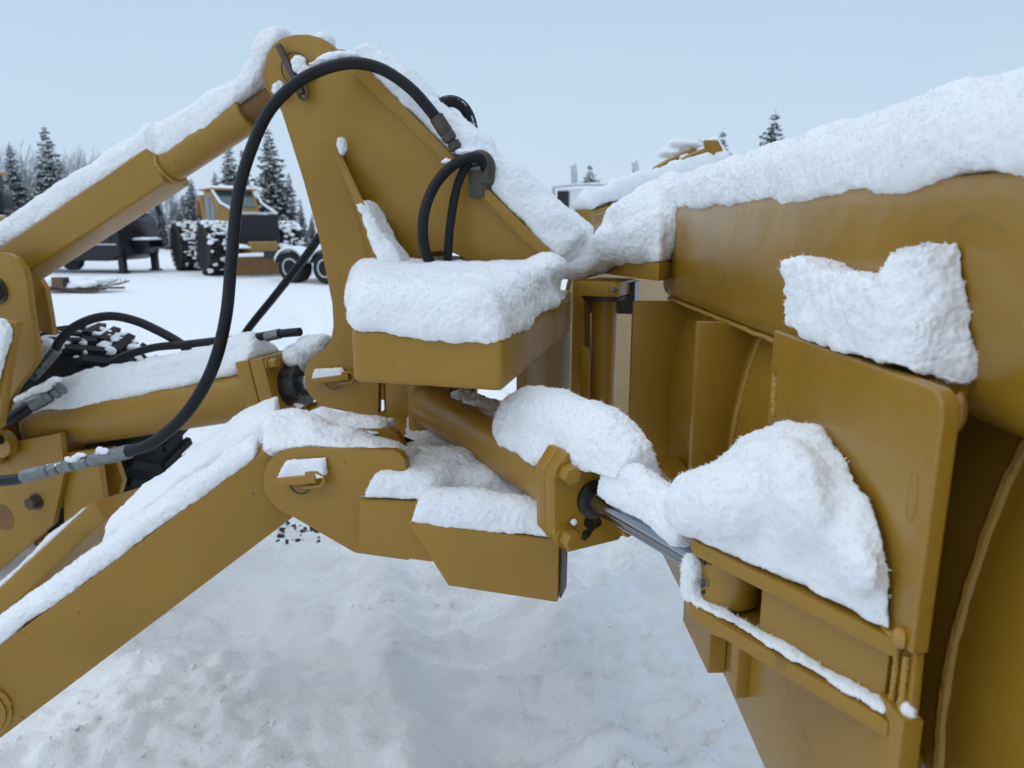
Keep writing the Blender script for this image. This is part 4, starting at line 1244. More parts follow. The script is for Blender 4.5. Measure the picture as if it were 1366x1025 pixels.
# lift cylinder
cdl = (C1 - C0).normalized(); cvl = T.cross(cdl).normalized()
if cvl.z < 0: cvl = -cvl
secs = []
for k, h_, lo in ((-.04, .05, .035), (.03, .09, .01), (.15, .10, .035), (.22, .105, -.015), (.3, .115, .0), (.4, .115, .01), (.5, .12, .025), (.65, .12, .03), (.75, .12, .03), (.85, .13, .045), (.93, .15, .055), (1.0, .16, .07)):
    c = C0 + (C1 - C0) * k
    secs.append([c + T * .095 + cvl * (.055 + lo * .9), c + T * .085 + cvl * (.10 + lo * .2), c + T * .05 + cvl * .11 + Z * h_ * .75, c - T * .02 + cvl * .11 + Z * h_, c - T * .08 + cvl * .09 + Z * h_ * .6, c - T * .11 + cvl * .03])
hl = sweep_hulls(secs)
c = C1 + cdl * .05
hl.append([c + T * .12 + cvl * .135, c + T * .12 + cvl * .135 - cdl * .08, c - T * .12 + cvl * .135, c - T * .12 - cdl * .08 + cvl * .135, c + T * .05 + cvl * .22, c - T * .05 + cvl * .22 - cdl * .1, c - T * .05 + cvl * .22])
snow_cap('long lumpy blanket of snow on the lift cylinder', hl, vox=.0085, sm=6)
hl = [ball(ont(418, 462, 0.0), .075, .09, .05), ball(ont(400, 476, -.02), .07, .09, .055), ball(ont(398, 500, -.02), .05, .08, .05), ball(ont(430, 454, 0.0), .05, .07, .035)]
snow_cap('snow wedged between cylinder flange and tower ear', hl, vox=.008, sm=5)
snow_cap('little snow ball below the cylinder flange bolts', [ball(ont(398, 536, .05), .03, .03, .03)], vox=.006, sm=3)
# clevis of the push arm
hl = []
secs = []
for x, y0, y1, t0, t1 in ((350, 602, 560, .97, .80), (362, 600, 545, .96, .74), (385, 597, 543, .95, .70), (410, 594, 545, .95, .70), (440, 596, 562, .95, .72), (470, 598, 575, .95, .74), (500, 600, 588, .95, .76), (530, 604, 596, .94, .78)):
    a = ont(x, y0, t0)
    b = ont(x, y1, t1)
    secs.append([a, a - Z * .03 - T * .05, b, b - Z * .12, a + (b - a) * .5 + Z * .02, a - T * .2 - Z * .05])
hl = sweep_hulls(secs)
secs = []
for x, y in ((400, 552), (425, 556), (450, 560), (480, 564), (510, 570)):
    a = ont(x, y + 12, .70)
    secs.append([a + T * .02, a - T * .12, a + Z * .035 - T * .04, a + Z * .03 - T * .1])
hl += sweep_hulls(secs)
snow_cap('soft heap of snow over the clevis at the end of the push arm', hl, vox=.0065, sm=6)
hl = [[ont(375, 640, LT) + T * .004, ont(440, 632, LT) + T * .004, ont(384, 612, LT) + T * .004, ont(438, 608, LT) + T * .004, ont(375, 640, LT) + T * .034, ont(440, 634, LT) + T * .034, ont(388, 614, LT) + T * .02, ont(434, 610, LT) + T * .018]]
snow_cap('flat snow patch on the handle of the clevis pin', hl, vox=.0045, sm=2, amp=.5)
hl = [[ont(419, 508, TT) + T * .004, ont(466, 501, TT) + T * .004, ont(420, 491, TT) + T * .004, ont(458, 487, TT) + T * .004, ont(420, 508, TT) + T * .034, ont(466, 502, TT) + T * .034, ont(424, 494, TT) + T * .02, ont(455, 490, TT) + T * .02]]
snow_cap('flat snow patch on the handle of the tower ear pin', hl, vox=.005, sm=2, amp=.5)
# stop blocks
za = b1[0].z
hl = dome(b1[0] + Z * .002 + T * .002, b1[1] + Z * .002 + T * .002, b1[1] - T * .3 + F * .08, b1[0] - T * .3 + F * .03, .075, .05)
hl += [ball(S(-.17, .82, .93), .12, .08, .06), ball(S(-.25, .86, .93), .10, .06, .05), ball(S(-.08, .84, .90), .10, .06, .05)]
snow_cap('snow on the small stop block behind the front one', hl, vox=.0065, sm=6)
zb2 = b2[0] + Z * .003
hl = dome(b2[0] + T * .003, b2[1] + T * .003 + F * .003, b2[1] - T * .11, b2[0] - T * .11, .08, .042)
snow_cap('smooth loaf of snow on the front stop block', hl, vox=.006, sm=6)
snow_cap('snow dusted over the lower cross plate', [slab([S(-.50, .66, zc), S(-.22, .66, zc), S(-.16, .45, zc), S(-.18, .15, zc), S(-.7, .15, zc)], .014, .95)], vox=.006, sm=3)
# push arms
secs = []
for k, h_ in ((-.1, .06), (.1, .065), (.3, .06), (.5, .062), (.7, .06), (.88, .055), (.97, .04)):
    c = ap[1] + (ap[2] - ap[1]) * k
    secs.append([c + an * .003 - Z * .004, c - an * .01 + Z * h_ * .7, c - an * .05 + Z * h_, c - an * .12 + Z * h_ * .95, c - an * .15 + Z * .02, c - an * .14 - Z * .02])
snow_cap('long band of snow along the top of the push arm', sweep_hulls(secs), vox=.0075, sm=6)
secs = []
for k, h_ in ((.0, .07), (.2, .09), (.5, .10), (.8, .10), (1.03, .07)):
    c = a2[0] + (a2[1] - a2[0]) * k
    secs.append([c + an * .06 - Z * .06, c + an * .02 + Z * h_ * .6, c - an * .05 + Z * h_, c - an * .14 + Z * h_, c - an * .18, c - an * .16 - Z * .08])
snow_cap('deep snow on the second push arm below the lift cylinder', sweep_hulls(secs), vox=.0075, sm=7, fine=False)
# sloping bar of the mount
secs = []
for k, h_ in ((.0, .03), (.3, .032), (.6, .03), (.85, .03), (.93, .02)):
    c = B0 + (B1 - B0) * k + bv * .04
    secs.append([c - bt * .012, c - bt * .02 + bv * h_ * .7, c - bt * .1 + bv * h_, c - bt * .28 + bv * h_, c - bt * .3, c - bt * .2 - bv * .01])
snow_cap('thin snow on the sloping bar at the lower left', sweep_hulls(secs), vox=.0065, sm=4, amp=.7)
hl = [[ont(x, y, .425) + T * d_ for x, y in ((18, 440), (10, 425), (-20, 418), (3, 490), (-4, 535), (-20, 540)) for d_ in (0, .03)]]
snow_cap('snow plastered on the edge plate at the left border', hl, vox=.006, sm=3)
hl = [ball(ont(58, 478, .06), .04, .03, .05), ball(ont(66, 462, .05), .03, .03, .04)]
snow_cap('snow clinging to the hose fitting by the mount ear', hl, vox=.006, sm=3)
hl = []
for x, y, w_ in ((52, 627, 10), (70, 621, 14), (98, 612, 9), (110, 609, 6), (135, 602, 9)):
    for k in range(7):
        hl.append(ball(ont(x + random.uniform(-w_, w_), y + random.uniform(-3, 3), .72), random.uniform(.006, .017), random.uniform(.006, .014), random.uniform(.005, .011), 6))
tag(snow_cap('crumbs of snow along the hose coupling at the lower left', hl, vox=.005, sm=2, amp=.6), kind='stuff')
hl = [ball(ont(28 + 5 * k, 533 - 2.6 * k + random.uniform(-4, 3), .2), random.uniform(.02, .04), .03, random.uniform(.015, .03), 7) for k in range(11)]
snow_cap('snow on the elbow fitting of the lift cylinder', hl, vox=.006, sm=3)
hl = []
for i in range(150):
    a = R(random.uniform(30, 150)); e = F * math.cos(a) + Z * math.sin(a)
    hl.append(ball(wc + e * (RR - .004) + T * random.uniform(-.2, .24), random.uniform(.012, .04), random.uniform(.012, .04), random.uniform(.010, .022), 6))
tag(snow_cap('broken snow caught in the tread of the machine tyre', hl, vox=.01, sm=2, fine=False), kind='stuff')

# ================================================================== BACKGROUND
def place(root, x, y, rz):
    root.location = (x, y, ground_height(x, y))
    root.rotation_euler = (0, 0, rz)
X_, Y_ = Vector((1, 0, 0)), Vector((0, 1, 0))
def lump_snow(parent, boxes, name='snow_layer', r=0.05):
    """thin snow on flat tops: (centre, sx, sy, height)"""
    m = MB()
    for c, sx, sy, h in boxes:
        c = Vector(c)
        k = 7
        pts = []
        for i in range(k):
            for j in range(k):
                u, v = i / (k - 1) - .5, j / (k - 1) - .5
                e = max(abs(u), abs(v)) * 2
                pts.append((u, v, h * (1 - e ** 4 * .8) * (0.85 + 0.3 * noise.noise(Vector((u * 3 + c.x, v * 3 + c.y, c.z))))))
        vs_ = [m.bm.verts.new(c + Vector((u * sx, v * sy, z))) for u, v, z in pts]
        for i in range(k - 1):
            for j in range(k - 1):
                m.bm.faces.new((vs_[i * k + j], vs_[(i + 1) * k + j], vs_[(i + 1) * k + j + 1], vs_[i * k + j + 1]))
        bt_ = [m.bm.verts.new(c + Vector((a * sx / 2, b * sy / 2, -0.02))) for a, b in ((-1, -1), (1, -1), (1, 1), (-1, 1))]
        m.bm.faces.new(bt_)
        edge = [[vs_[i * k] for i in range(k)], [vs_[(k - 1) * k + j] for j in range(k)], [vs_[i * k + k - 1] for i in range(k)][::-1], [vs_[j] for j in range(k)][::-1]]
        for q, e_ in enumerate(edge):
            m.bm.faces.new(e_ + [bt_[(q + 1) % 4], bt_[q]])
    return tag(m.build(name, 'ground_snow', parent), kind='stuff')
def big_wheel(root, c, axis, r, w, chains=False, snow=True, rim='machine_yellow', lugs=22):
    axis = Vector(axis).normalized()
    e1 = axis.orthogonal().normalized() if abs(axis.z) > .9 else Z.cross(axis).normalized()
    wh = MB().lathe(Vector(c), axis, [(-w * .42, r * .5), (-w * .5, r * .72), (-w * .46, r * .9), (-w * .34, r * .955), (w * .34, r * .955), (w * .46, r * .9), (w * .5, r * .72), (w * .42, r * .5)], 40).build('wheel', 'tyre', root)
    m = MB()
    for k in range(lugs):
        a = 2 * math.pi * k / lugs
        e = e1 * math.cos(a) + Z * math.sin(a); tg = -e1 * math.sin(a) + Z * math.cos(a)
        for s in (-1, 1):
            d2 = (axis * s + tg * .5).normalized()
            m.box(Vector(c) + e * r * .965 + axis * s * w * .25, w * .52, r * .09, r * .09, d2, e.cross(d2), e)
    m.build('tread', 'tyre', wh, smooth=False)
    MB().lathe(Vector(c), axis, [(-w * .3, r * .1), (-w * .3, r * .51), (w * .33, r * .51), (w * .36, r * .46), (w * .16, r * .2), (w * .16, r * .1)], 28).build('rim', rim, wh)
    if chains:
        m = MB()
        nn_ = 14
        for k in range(nn_):
            for s in (-1, 1):
                P = []
                for q in range(7):
                    f_ = q / 6
                    a = 2 * math.pi * (k + s * f_ * 1.0) / nn_
                    e = e1 * math.cos(a) + Z * math.sin(a)
                    rr = r * (1.035 if .15 < f_ < .85 else .97)
                    P.append(Vector(c) + e * rr + axis * (f_ - .5) * w * 1.04)
                m.tube(P, r * .014, 5)
        for s in (-1, 1):
            m.tube([Vector(c) + (e1 * math.cos(a) + Z * math.sin(a)) * r * .86 + axis * s * w * .53 for a in [2 * math.pi * i / 28 for i in range(28)]], r * .02, 5, closed=True)
        m.build('tyre_chain', 'old_steel', wh)
    if snow:
        m = MB()
        for i in range(170):
            a = R(random.gauss(90, 62))
            e = e1 * math.cos(a) + Z * math.sin(a)
            p = Vector(c) + e * r * 1.0 + axis * random.uniform(-.5, .5) * w
            m.hull(ball(p, random.uniform(.04, .14) * r, random.uniform(.04, .14) * r, random.uniform(.03, .08) * r, 6))
        tag(m.build('snow_layer', 'ground_snow', wh), kind='stuff')
    return wh

# ---- log skidder (front towards the viewer's right)
sk = thing('log_skidder', (0, 0, 0), 'yellow log skidder with chained tyres and a front blade, standing before the spruces', 'skidder')
# local frame: +y is its front
for x in (-1.18, 1.18):
    for y in (-1.75, 1.55):
        big_wheel(sk, (x, y, 0.86), (1, 0, 0), 0.86, 0.72, chains=True)
MB().box((0, 1.55, 1.30), 1.30, 2.1, 0.75).bevel(.05, 2).build('hood', 'black_paint', sk)
MB().box((0, 2.62, 1.42), 1.22, 0.06, 1.05).bevel(.02, 1).build('grille', 'black_paint', sk)
for i in range(7):
    MB().box((0, 2.66, 1.0 + i * .13), 1.1, 0.03, 0.03).build('grille_bar', 'dark_gap', sk, smooth=False)
MB().box((0, 1.4, 0.85), 0.9, 3.0, 0.5).bevel(.03, 1).build('front_frame', 'machine_yellow', sk)
MB().box((0, -1.7, 0.95), 1.0, 2.6, 0.6).bevel(.03, 1).build('rear_frame', 'machine_yellow', sk)
cab_ = MB().poly_prism([Vector((-.72, .55, 1.35)), Vector((-.72, -.75, 1.35)), Vector((-.72, -.75, 2.78)), Vector((-.72, .15, 2.78)), Vector((-.72, .62, 2.2))], Vector((1.44, 0, 0))).bevel(.03, 1).build('cab', 'machine_yellow', sk)
for s in (-1, 1):
    MB().poly_prism([Vector((s * .725, .42, 1.55)), Vector((s * .725, -.05, 1.55)), Vector((s * .725, -.05, 2.62)), Vector((s * .725, .10, 2.62)), Vector((s * .725, .42, 2.25))], Vector((s * .012, 0, 0))).build('side_window', 'cab_glass', cab_)
    MB().box((s * .73, -.4, 2.1), .012, .52, .95).build('side_window', 'cab_glass', cab_)
MB().poly_prism([Vector((-.6, .632, 2.22)), Vector((.6, .632, 2.22)), Vector((.6, .19, 2.73)), Vector((-.6, .19, 2.73))], Vector((0, .012, .012))).build('windscreen', 'cab_glass', cab_)
MB().box((0, -.3, 2.83), 1.62, 1.35, .09).bevel(.03, 1).build('roof', 'machine_yellow', cab_)
for s in (-1, 1):
    MB().tube([(s * .74, .3, 2.8), (s * .70, 1.0, 2.35), (s * .62, 2.5, 2.0)], .045, 8).build('brush_guard', 'white_paint', sk)
MB().box((0, 2.5, 2.0), 1.3, .06, .06).build('brush_guard', 'white_paint', sk)
MB().cyl((.35, 1.5, 1.6), (.35, 1.5, 2.45), .05, n=12).build('exhaust_pipe', 'old_steel', sk)
bl = MB().poly_prism([Vector((-1.35, 3.35, .12)), Vector((-1.35, 3.28, .35)), Vector((-1.35, 3.32, .62)), Vector((-1.35, 3.40, .68)), Vector((-1.35, 3.40, .10))], Vector((2.7, 0, 0))).build('blade', 'rusty_steel', sk)
for s in (-1, 1):
    MB().tube([(s * .55, 1.9, .75), (s * .75, 3.3, .45)], .09, 8).build('blade_arm', 'machine_yellow', sk)
MB().tube([(-.6, -1.0, 1.2), (-.6, -1.4, 2.6), (-.45, -2.3, 2.55), (-.4, -2.7, 2.0)], .10, 8).build('arch', 'machine_yellow', sk)
MB().tube([(.6, -1.0, 1.2), (.6, -1.4, 2.6), (.45, -2.3, 2.55), (.4, -2.7, 2.0)], .10, 8).build('arch', 'machine_yellow', sk)
MB().box((0, -1.9, 2.58), 1.1, .2, .2).build('arch_bar', 'machine_yellow', sk)
lump_snow(sk, [((0, 1.55, 1.67), 1.3, 2.1, .10), ((0, -.3, 2.87), 1.6, 1.35, .10), ((0, 3.36, .67), 2.7, .22, .10), ((-.65, 2.4, .92), .3, 1.4, .12), ((.65, 2.4, .92), .3, 1.4, .12), ((0, -1.9, 2.68), 1.1, .3, .08)])
p = aty(287, 362, 26.0)
place(sk, p.x + .55, 26.6, R(218))

# ---- tandem dolly / truck rear at the foot of the tower
td = thing('flatbed_truck', (0, 0, 0), 'tandem truck wheels under snow covered fenders left of the tower leg', 'truck')
for y in (-.68, .68):
    for x in (-.95, .95):
        wh = MB().lathe((x, y, .50), X_, [(-.28, .30), (-.29, .44), (-.24, .49), (.24, .49), (.29, .44), (.28, .30)], 36).build('wheel', 'tyre', td)
        s = 1 if x > 0 else -1
        MB().lathe((x, y, .50), X_ * s, [(.10, .05), (.10, .26), (.24, .30), (.29, .30), (.295, .26), (.16, .16), (.14, .08), (.20, .07), (.20, .01)], 28).build('rim', 'dirty_white', wh)
        fn = arc(Vector((x - .32, y, .50)), Y_, Z, .60, 15, 165, 12)
        fi = arc(Vector((x - .32, y, .50)), Y_, Z, .575, 165, 15, 12)
        MB().poly_prism(fn + fi, X_ * .64).build('fender', 'stack_metal', td)
        fs = arc(Vector((x - .30, y, .52)), Y_, Z, .66, 22, 158, 10) + arc(Vector((x - .30, y, .50)), Y_, Z, .60, 158, 22, 10)
        MB().poly_prism(fs, X_ * .60).bevel(.03, 2).build('snow_layer', 'ground_snow', td)
MB().box((0, 0.6, .85), .8, 6.0, .25).build('chassis', 'black_paint', td)
MB().box((0, 3.0, 1.05), 2.3, 2.2, .14).bevel(.02, 1).build('deck', 'black_paint', td)
MB().box((-.95, 2.6, .62), .6, 1.4, .6).bevel(.06, 2).build('fuel_tank', 'black_paint', td)
MB().box((.95, 2.6, .62), .6, 1.4, .6).bevel(.06, 2).build('fuel_tank', 'black_paint', td)
MB().box((0, 0, 1.08), .9, .9, .10).bevel(.03, 1).build('fifth_wheel', 'black_paint', td)
lump_snow(td, [((0, 3.0, 1.12), 2.3, 2.2, .16), ((0, 0, 1.13), .9, .9, .12), ((-.95, 2.6, .92), .6, 1.4, .1)])
place(td, -5.35, 22.0, R(-112))
td.scale = (.88, .88, .88)

# ---- black gooseneck trailer
gt = thing('equipment_trailer', (0, 0, 0), 'black gooseneck trailer with a raised front box in the left background', 'trailer')
MB().box((-3.6, 0, .95), 5.5, 2.3, .28).bevel(.02, 1).build('deck', 'black_paint', gt)
MB().poly_prism([Vector((-1.2, -1.1, .82)), Vector((.1, -1.1, 2.0)), Vector((1.7, -1.1, 2.05)), Vector((2.0, -1.1, 1.75)), Vector((2.0, -1.1, .62)), Vector((1.5, -1.1, .42)), Vector((-.3, -1.1, .42))], Vector((0, 2.2, 0))).bevel(.03, 1).build('neck_box', 'black_paint', gt)
MB().box((.95, -1.115, 1.35), 1.5, .02, .75).bevel(.01, 1).build('side_panel', 'dark_gap', gt)
MB().box((.85, -1.13, .98), 2.1, .03, .05).build('rub_rail', 'dirty_white', gt)
MB().box((2.25, 0, 1.0), .7, .8, .25).build('coupler', 'black_paint', gt)
for s in (-1, 1):
    MB().box((1.9, s * .9, .35), .2, .2, .9).build('landing_leg', 'black_paint', gt)
    MB().box((1.9, s * .9, .04), .35, .3, .05).build('landing_foot', 'black_paint', gt)
for x in (-5.0, -3.9):
    for s in (-1, 1):
        MB().lathe((x, s * 1.0, .42), Y_, [(-.14, .2), (-.15, .36), (-.12, .42), (.12, .42), (.15, .36), (.14, .2)], 30).build('wheel', 'tyre', gt)
MB().lathe((.05, -.9, .45), Y_, [(-.12, .2), (-.13, .35), (.13, .35), (.12, .2)], 26).build('spare_wheel', 'tyre', gt)
MB().tube([(-1.0, -1.0, 1.1), (-.2, -1.05, 1.5), (.0, -1.05, 2.4), (1.0, -1.0, 2.5), (1.6, -1.0, 2.2)], .06, 8).build('chain_rack', 'black_paint', gt)
MB().box((1.1, -1.0, 2.18), .25, .12, .14).build('marker_lamp', 'red_lamp', gt)
MB().tube([(1.75, .6, 1.7), (1.8, .6, 2.7), (2.3, .6, 2.6), (2.5, .6, 1.9)], .09, 8).build('hand_winch', 'black_paint', gt)
lump_snow(gt, [((-3.6, 0, 1.08), 5.4, 2.3, .22), ((.9, 0, 2.06), 1.7, 2.2, .12), ((2.25, 0, 1.12), .7, .8, .1), ((2.1, .6, 2.68), .6, .4, .1)])
place(gt, -15.0, 26.6, R(-8))

# ---- second yellow machine at the far left
ym = thing('yellow_loader', (0, 0, 0), 'yellow and black machine cab under a snowy roof at the far left edge', 'machine')
MB().box((0, 0, 1.5), 2.6, 3.4, .9).bevel(.06, 1).build('body', 'machine_yellow', ym)
cb = MB().box((0, 0, 2.75), 1.8, 1.8, 1.6).bevel(.06, 1).build('cab', 'black_paint', ym)
MB().box((0, -.92, 2.8), 1.5, .03, 1.2).build('window', 'cab_glass', cb)
MB().box((0, 0, 3.6), 2.1, 2.1, .14).bevel(.03, 1).build('roof', 'machine_yellow', cb)
MB().box((1.02, -.3, 2.5), .5, 1.6, .9).bevel(.2, 3).build('air_cleaner', 'black_paint', ym)
for x in (-1.2, 1.2):
    for y in (-1.3, 1.3):
        big_wheel(ym, (x, y, .78), (1, 0, 0), .78, .6)
lump_snow(ym, [((0, 0, 3.66), 2.0, 2.0, .2), ((0, -1.3, 1.95), 2.5, .7, .15)])
place(ym, -20.9, 29.5, R(20))

# ---- highway truck behind the wing
tr = thing('highway_truck', (0, 0, 0), 'white highway truck cab with tall chrome exhaust stacks behind the wing', 'truck')
cbm = MB().poly_prism([Vector((-1.15, -1.0, 1.0)), Vector((-1.15, 2.2, 1.0)), Vector((-1.15, 2.2, 2.95)), Vector((-1.15, .3, 3.0)), Vector((-1.15, -.75, 2.85)), Vector((-1.15, -1.0, 2.4))], X_ * 2.3).bevel(.08, 3).build('cab', 'white_paint', tr)
MB().box((0, -2.0, 1.55), 1.7, 2.2, 1.3).bevel(.12, 3).build('hood', 'white_paint', tr)
MB().box((0, -3.12, 1.55), 1.2, .06, 1.2).bevel(.03, 1).build('grille', 'stack_metal', tr)
MB().poly_prism([Vector((-1.0, -1.02, 2.35)), Vector((1.0, -1.02, 2.35)), Vector((1.0, -.82, 2.78)), Vector((-1.0, -.82, 2.78))], Vector((0, -.02, .0))).build('windscreen', 'cab_glass', cbm)
for s in (-1, 1):
    MB().box((s * 1.155, -.1, 2.55), .02, .9, .75).build('side_window', 'cab_glass', cbm)
    MB().lathe((s * 1.3, .6, 1.2), Z, [(0, .13), (1.0, .13), (1.05, .12), (2.35, .12)], 20).build('exhaust_stack', 'stack_metal', tr)
    MB().tube(spline([(s * 1.3, .6, 3.5), (s * 1.3, .62, 3.66), (s * 1.3, .68, 3.8), (s * 1.3, .78, 3.92)], 5), [.12] * 15 + [.10], 14).build('stack_tip', 'stack_metal', tr)
    mr_ = MB().box((s * 1.55, -.9, 2.4), .07, .22, 1.0).bevel(.02, 1).build('mirror', 'stack_metal', tr)
    MB().tube([(s * 1.15, -.8, 2.85), (s * 1.55, -.88, 2.95), (s * 1.85, -.9, 2.95)], .025, 8).build('mirror_arm', 'stack_metal', mr_)
    MB().box((s * 1.9, -.9, 2.93), .16, .1, .16).bevel(.02, 1).build('marker_lamp', 'orange_lamp', mr_)
    MB().lathe((s * 1.0, -2.2, .52), X_, [(-.16, .28), (-.17, .46), (-.13, .52), (.13, .52), (.17, .46), (.16, .28)], 30).build('wheel', 'tyre', tr)
    MB().lathe((s * .95, 3.0, .52), X_, [(-.28, .28), (-.3, .46), (-.25, .52), (.25, .52), (.3, .46), (.28, .28)], 30).build('wheel', 'tyre', tr)
MB().box((0, 2.0, .9), .9, 5.0, .3).build('chassis', 'black_paint', tr)
MB().tube(spline([(-1.18, 2.3, 1.6), (-1.22, 2.3, 2.8), (-1.1, 2.35, 3.0), (.0, 2.35, 3.06), (1.1, 2.35, 3.0), (1.22, 2.3, 2.8), (1.18, 2.3, 1.6)], 5), .06, 10).build('head_rack', 'stack_metal', tr)
lump_snow(tr, [((0, .7, 2.93), 2.1, 2.8, .16), ((0, -2.0, 2.2), 1.6, 2.1, .1)])
MB().box((.85, 2.23, 2.0), .5, .03, 1.7).bevel(.01, 1).build('rear_panel', 'dark_gap', cbm)
wk = MB().tube([(1.2, 2.25, 2.75), (1.5, 2.3, 2.72), (1.65, 2.3, 2.72)], .04, 8).build('lamp_arm', 'stack_metal', tr)
MB().box((1.75, 2.3, 2.70), .3, .2, .32).bevel(.03, 1).build('work_lamp', 'orange_lamp', wk)
th_ = R(146)
tgt = aty(765, 300, 30.0)
place(tr, tgt.x - (1.3 * math.cos(th_) - .6 * math.sin(th_)), tgt.y - (1.3 * math.sin(th_) + .6 * math.cos(th_)), th_)

# ---- heap of planks under snow
hp_ = thing('plank_heap', (0, 0, 0), 'low heap of planks under snow in the left middle ground', 'lumber')
for i in range(7):
    MB().box((random.uniform(-.3, .3), -.55 + i * .19, .10 + .07 * (i % 3)), 2.6 - .25 * (i % 3), .17, .06, Vector((math.cos(.05 * i), math.sin(.05 * i), 0)), Vector((-math.sin(.05 * i), math.cos(.05 * i), 0))).build('plank', 'wood', hp_, smooth=False)
MB().box((-.25, -.62, .36), .55, .35, .32).bevel(.02, 1).build('crate', 'wood', hp_)
MB().box((.02, -.63, .36), .02, .34, .30).build('crate_end', 'dark_gap', hp_)
m = MB()
for i in range(18):
    m.hull(ball(Vector((random.uniform(-.9, 1.4), random.uniform(-.5, .7), random.uniform(.22, .42))), random.uniform(.3, .5), random.uniform(.2, .35), random.uniform(.10, .17), 10))
m.build('snow_layer', 'ground_snow', hp_)
for i in range(6):
    MB().tube([(1.2, random.uniform(-.5, .3), .2), (1.7 + .2 * random.random(), random.uniform(-.6, .4), .25 + .1 * random.random()), (2.1 + .3 * random.random(), random.uniform(-.8, .5), .3 + .2 * random.random())], .015, 5).build('stick', 'wood', hp_)
place(hp_, -10.75, 18.4, R(-10))
hp_.scale = (.6, .6, .75)

# ================================================================== TREES
def spruce_meshes(seed, slim, dens=1.0, snowy=0.45):
    rd = random.Random(seed)
    tk = MB().tube([(0, 0, 0), (0.02, 0, .35), (0, .015, .7), (0, 0, 1.0)], [.016, .011, .006, .001], 8).mesh('trunk', 'bark')
    nv, nf_, sv, sf = [], [], [], []
    levels = int(34 * dens)
    for li in range(levels):
        z = .06 + .93 * (li / levels) ** .92
        L = slim * ((1 - z) ** .85 + .03) * rd.uniform(.75, 1.12)
        nb = max(4, int(9 - 4 * z))
        a0 = rd.random() * 6.28
        for b in range(nb):
            a = a0 + 6.283 * b / nb + rd.uniform(-.25, .25)
            l = L * rd.uniform(.65, 1.15)
            dr = rd.uniform(.1, .6) * (1 - z * .9)
            zj = rd.uniform(-.016, .016)
            d = Vector((math.cos(a), math.sin(a), 0))
            sd_ = Vector((-d.y, d.x, 0))
            ns = max(4, int(13 * l / slim) + 3)
            for s in range(ns):
                f_ = (s + .6) / ns
                p = d * (l * f_) + Vector((0, 0, z + zj - dr * l * f_ + .28 * l * max(0, f_ - .55) ** 1.2)) + sd_ * rd.gauss(0, .05) * l
                for side in (-1, 0, 1):
                    k = l * rd.uniform(.18, .40) * (1.1 - .5 * f_) + .012
                    e = (d * rd.uniform(.5, 1.0) + sd_ * side * rd.uniform(.6, 1.2) + Vector((0, 0, rd.uniform(-.8, .2)))).normalized() * k
                    wv = e.cross(Vector((rd.gauss(0, .5), rd.gauss(0, .5), 1))).normalized() * k * rd.uniform(.18, .38)
                    i0 = len(nv)
                    nv.extend([p, p + e * .5 + wv, p + e, p + e * .5 - wv])
                    nf_.append((i0, i0 + 1, i0 + 2, i0 + 3))
                    if rd.random() < snowy:
                        i0 = len(sv)
                        up_ = Vector((0, 0, .0035))
                        q = .92
                        sv.extend([p + up_, p + e * .5 * q + wv * q + up_ * .5, p + e * q + up_, p + e * .5 * q - wv * q + up_ * .5, p + e * .5 + up_ * 2.6])
                        sf.extend([(i0, i0 + 1, i0 + 4), (i0 + 1, i0 + 2, i0 + 4), (i0 + 2, i0 + 3, i0 + 4), (i0 + 3, i0, i0 + 4)])
    out = [('trunk', tk)]
    for nm, v, f_, mt in (('crown', nv, nf_, 'needles'), ('snow_load', sv, sf, 'ground_snow')):
        me = bpy.data.meshes.new(nm)
        me.from_pydata([tuple(x) for x in v], [], f_)
        me.materials.append(MAT[mt])
        out.append((nm, me))
    return out
def bare_meshes(seed):
    rd = random.Random(seed)
    m = MB()
    def grow(p, d, l, r, lev):
        q = p + d * l
        mid = p + d * l * .5 + Vector((rd.gauss(0, .03), rd.gauss(0, .03), 0)) * l
        m.tube([p, mid, q], [r, r * .85, r * .65], 4 if lev else 6)
        if lev >= 4: return
        for k in range(rd.choice((2, 3, 3)) + (2 if lev == 0 else 0)):
            st_ = p + (q - p) * (rd.uniform(.35, 1.0) if lev else rd.uniform(.3, 1.0))
            nd = (d + Vector((rd.gauss(0, .5), rd.gauss(0, .5), rd.uniform(.05, .35)))).normalized()
            grow(st_, nd, l * rd.uniform(.5, .72), r * .55, lev + 1)
        grow(q, (d + Vector((rd.gauss(0, .15), rd.gauss(0, .15), .1))).normalized(), l * .62, r * .65, lev + 1)
    grow(Vector((0, 0, 0)), Z, .42, .010, 0)
    me = m.mesh('branches', 'frosted_twig', smooth=False)
    zmax = max(v.co.z for v in me.vertices)
    for v in me.vertices: v.co /= zmax
    return [('branches', me)]
spr = [spruce_meshes(11, .19), spruce_meshes(12, .23), spruce_meshes(13, .16), spruce_meshes(14, .26), spruce_meshes(15, .30, .8)]
bare = [bare_meshes(21), bare_meshes(22), bare_meshes(23)]
def tree(kind, v, x, ytop, Y, label, cat='tree', group='trees around the yard', sxy=1.0):
    """x, ytop: where the tip stands in the picture at distance Y"""
    tip = aty(x, ytop, Y)
    gz = ground_height(tip.x, tip.y)
    t = thing('spruce_tree' if kind == 's' else 'bare_tree', (0, 0, 0), label, cat, group)
    for nm, me in (spr if kind == 's' else bare)[v]:
        o = bpy.data.objects.new(nm, me)
        link(o)
        o.parent = t
    hgt = tip.z - gz
    t.location = (tip.x, tip.y, gz - .05)
    t.scale = (hgt * sxy, hgt * sxy, hgt)
    t.rotation_euler = (0, 0, random.random() * 6.28)
    return t
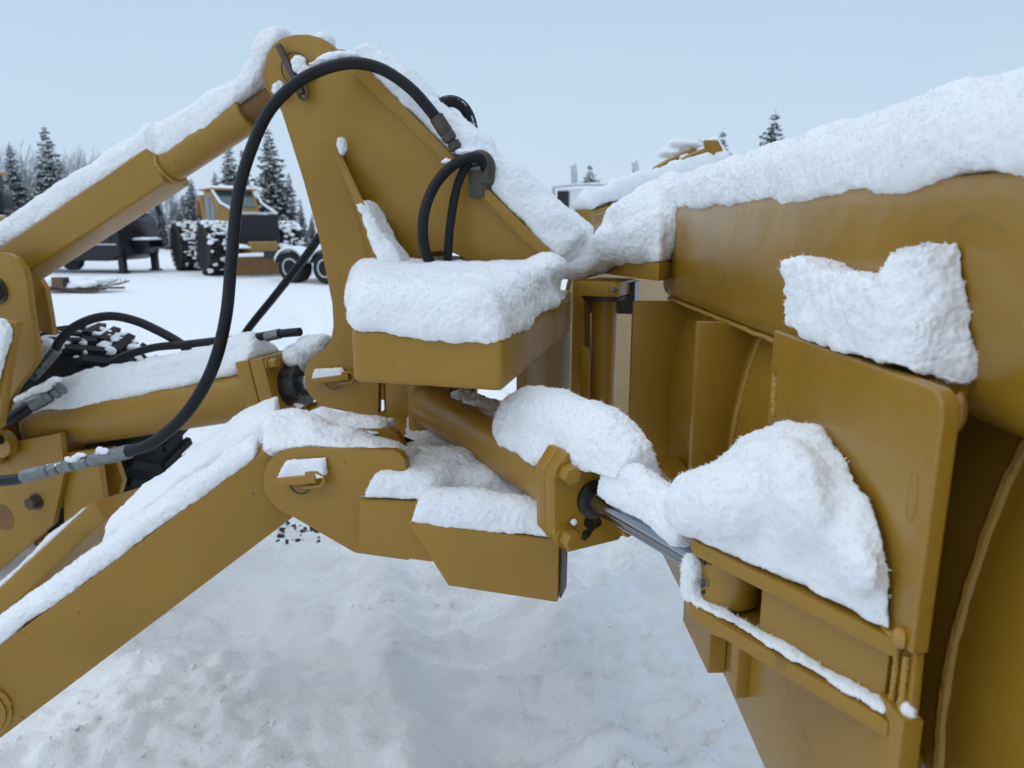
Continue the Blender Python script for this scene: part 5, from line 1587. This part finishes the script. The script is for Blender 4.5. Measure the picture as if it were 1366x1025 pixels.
tree('s', 1, 58, 165, 46, 'tallest snow dusted spruce at the left, behind the top link')
tree('s', 1, 12, 190, 46, 'dark spruce at the left border beside the tallest one')
tree('s', 3, 357, 168, 44, 'big broad spruce directly right of the loop hose')
tree('s', 1, 304, 188, 45, 'tall spruce just left of the loop hose behind the skidder cab')
tree('s', 0, 322, 196, 48, 'tall narrow spruce half hidden by the loop hose')
tree('s', 2, 254, 240, 50, 'small pointed spruce left of the skidder')
tree('s', 2, 400, 264, 52, 'slim far spruce close to the tower leg')
tree('s', 0, 416, 284, 56, 'short spruce touching the tower leg in view')
tree('s', 4, 787, 216, 40, 'spruce top beside the chrome exhaust stacks')
tree('s', 4, 965, 168, 36, 'small spruce top right of the curled wing corner', sxy=.8)
tree('s', 4, 1035, 143, 34, 'larger lone spruce top rising behind the near wing snow')
tree('s', 0, 687, 238, 52, 'thin spruce tip just right of the tower slope')
tree('s', 0, 703, 268, 54, 'lower spruce tip between tower slope and truck mirror')
tree('s', 1, 720, 262, 56, 'spruce beside the truck mirror')
tree('s', 0, 732, 275, 58, 'spruce hidden partly by the truck mirror')
tree('s', 2, 815, 240, 60, 'faint spruce tip between the two exhaust stacks')
for i in range(26):
    x = -20 + 250 * ((i * 0.618) % 1.0)
    tree('b', i % 3, x, 184 + .13 * x + random.uniform(-8, 14), random.uniform(50, 58), 'frosted bare tree among the spruces left of the tower', group='bare trees left of the tower', sxy=random.uniform(.7, 1.1))
for i in range(76):
    x = -60 + 500 * ((i * 0.618) % 1.0) + random.uniform(-8, 8)
    yt = (224 if x < 170 else 240 if x < 270 else 225 if x < 385 else 285) + random.uniform(-14, 34)
    tree('s', i % 4, x, yt, random.uniform(50, 70), 'snowy spruce in the dense row of woods behind the yard', group='woods behind the yard', sxy=random.uniform(.9, 1.3))
for i in range(16):
    x = 470 + 900 * (i / 16) + random.uniform(-20, 20)
    tree('s', i % 4, x, 292 + random.uniform(-8, 8), random.uniform(70, 90), 'low distant spruce hidden behind the plow on the far side of the yard', group='distant woods behind the plow', sxy=1.4)
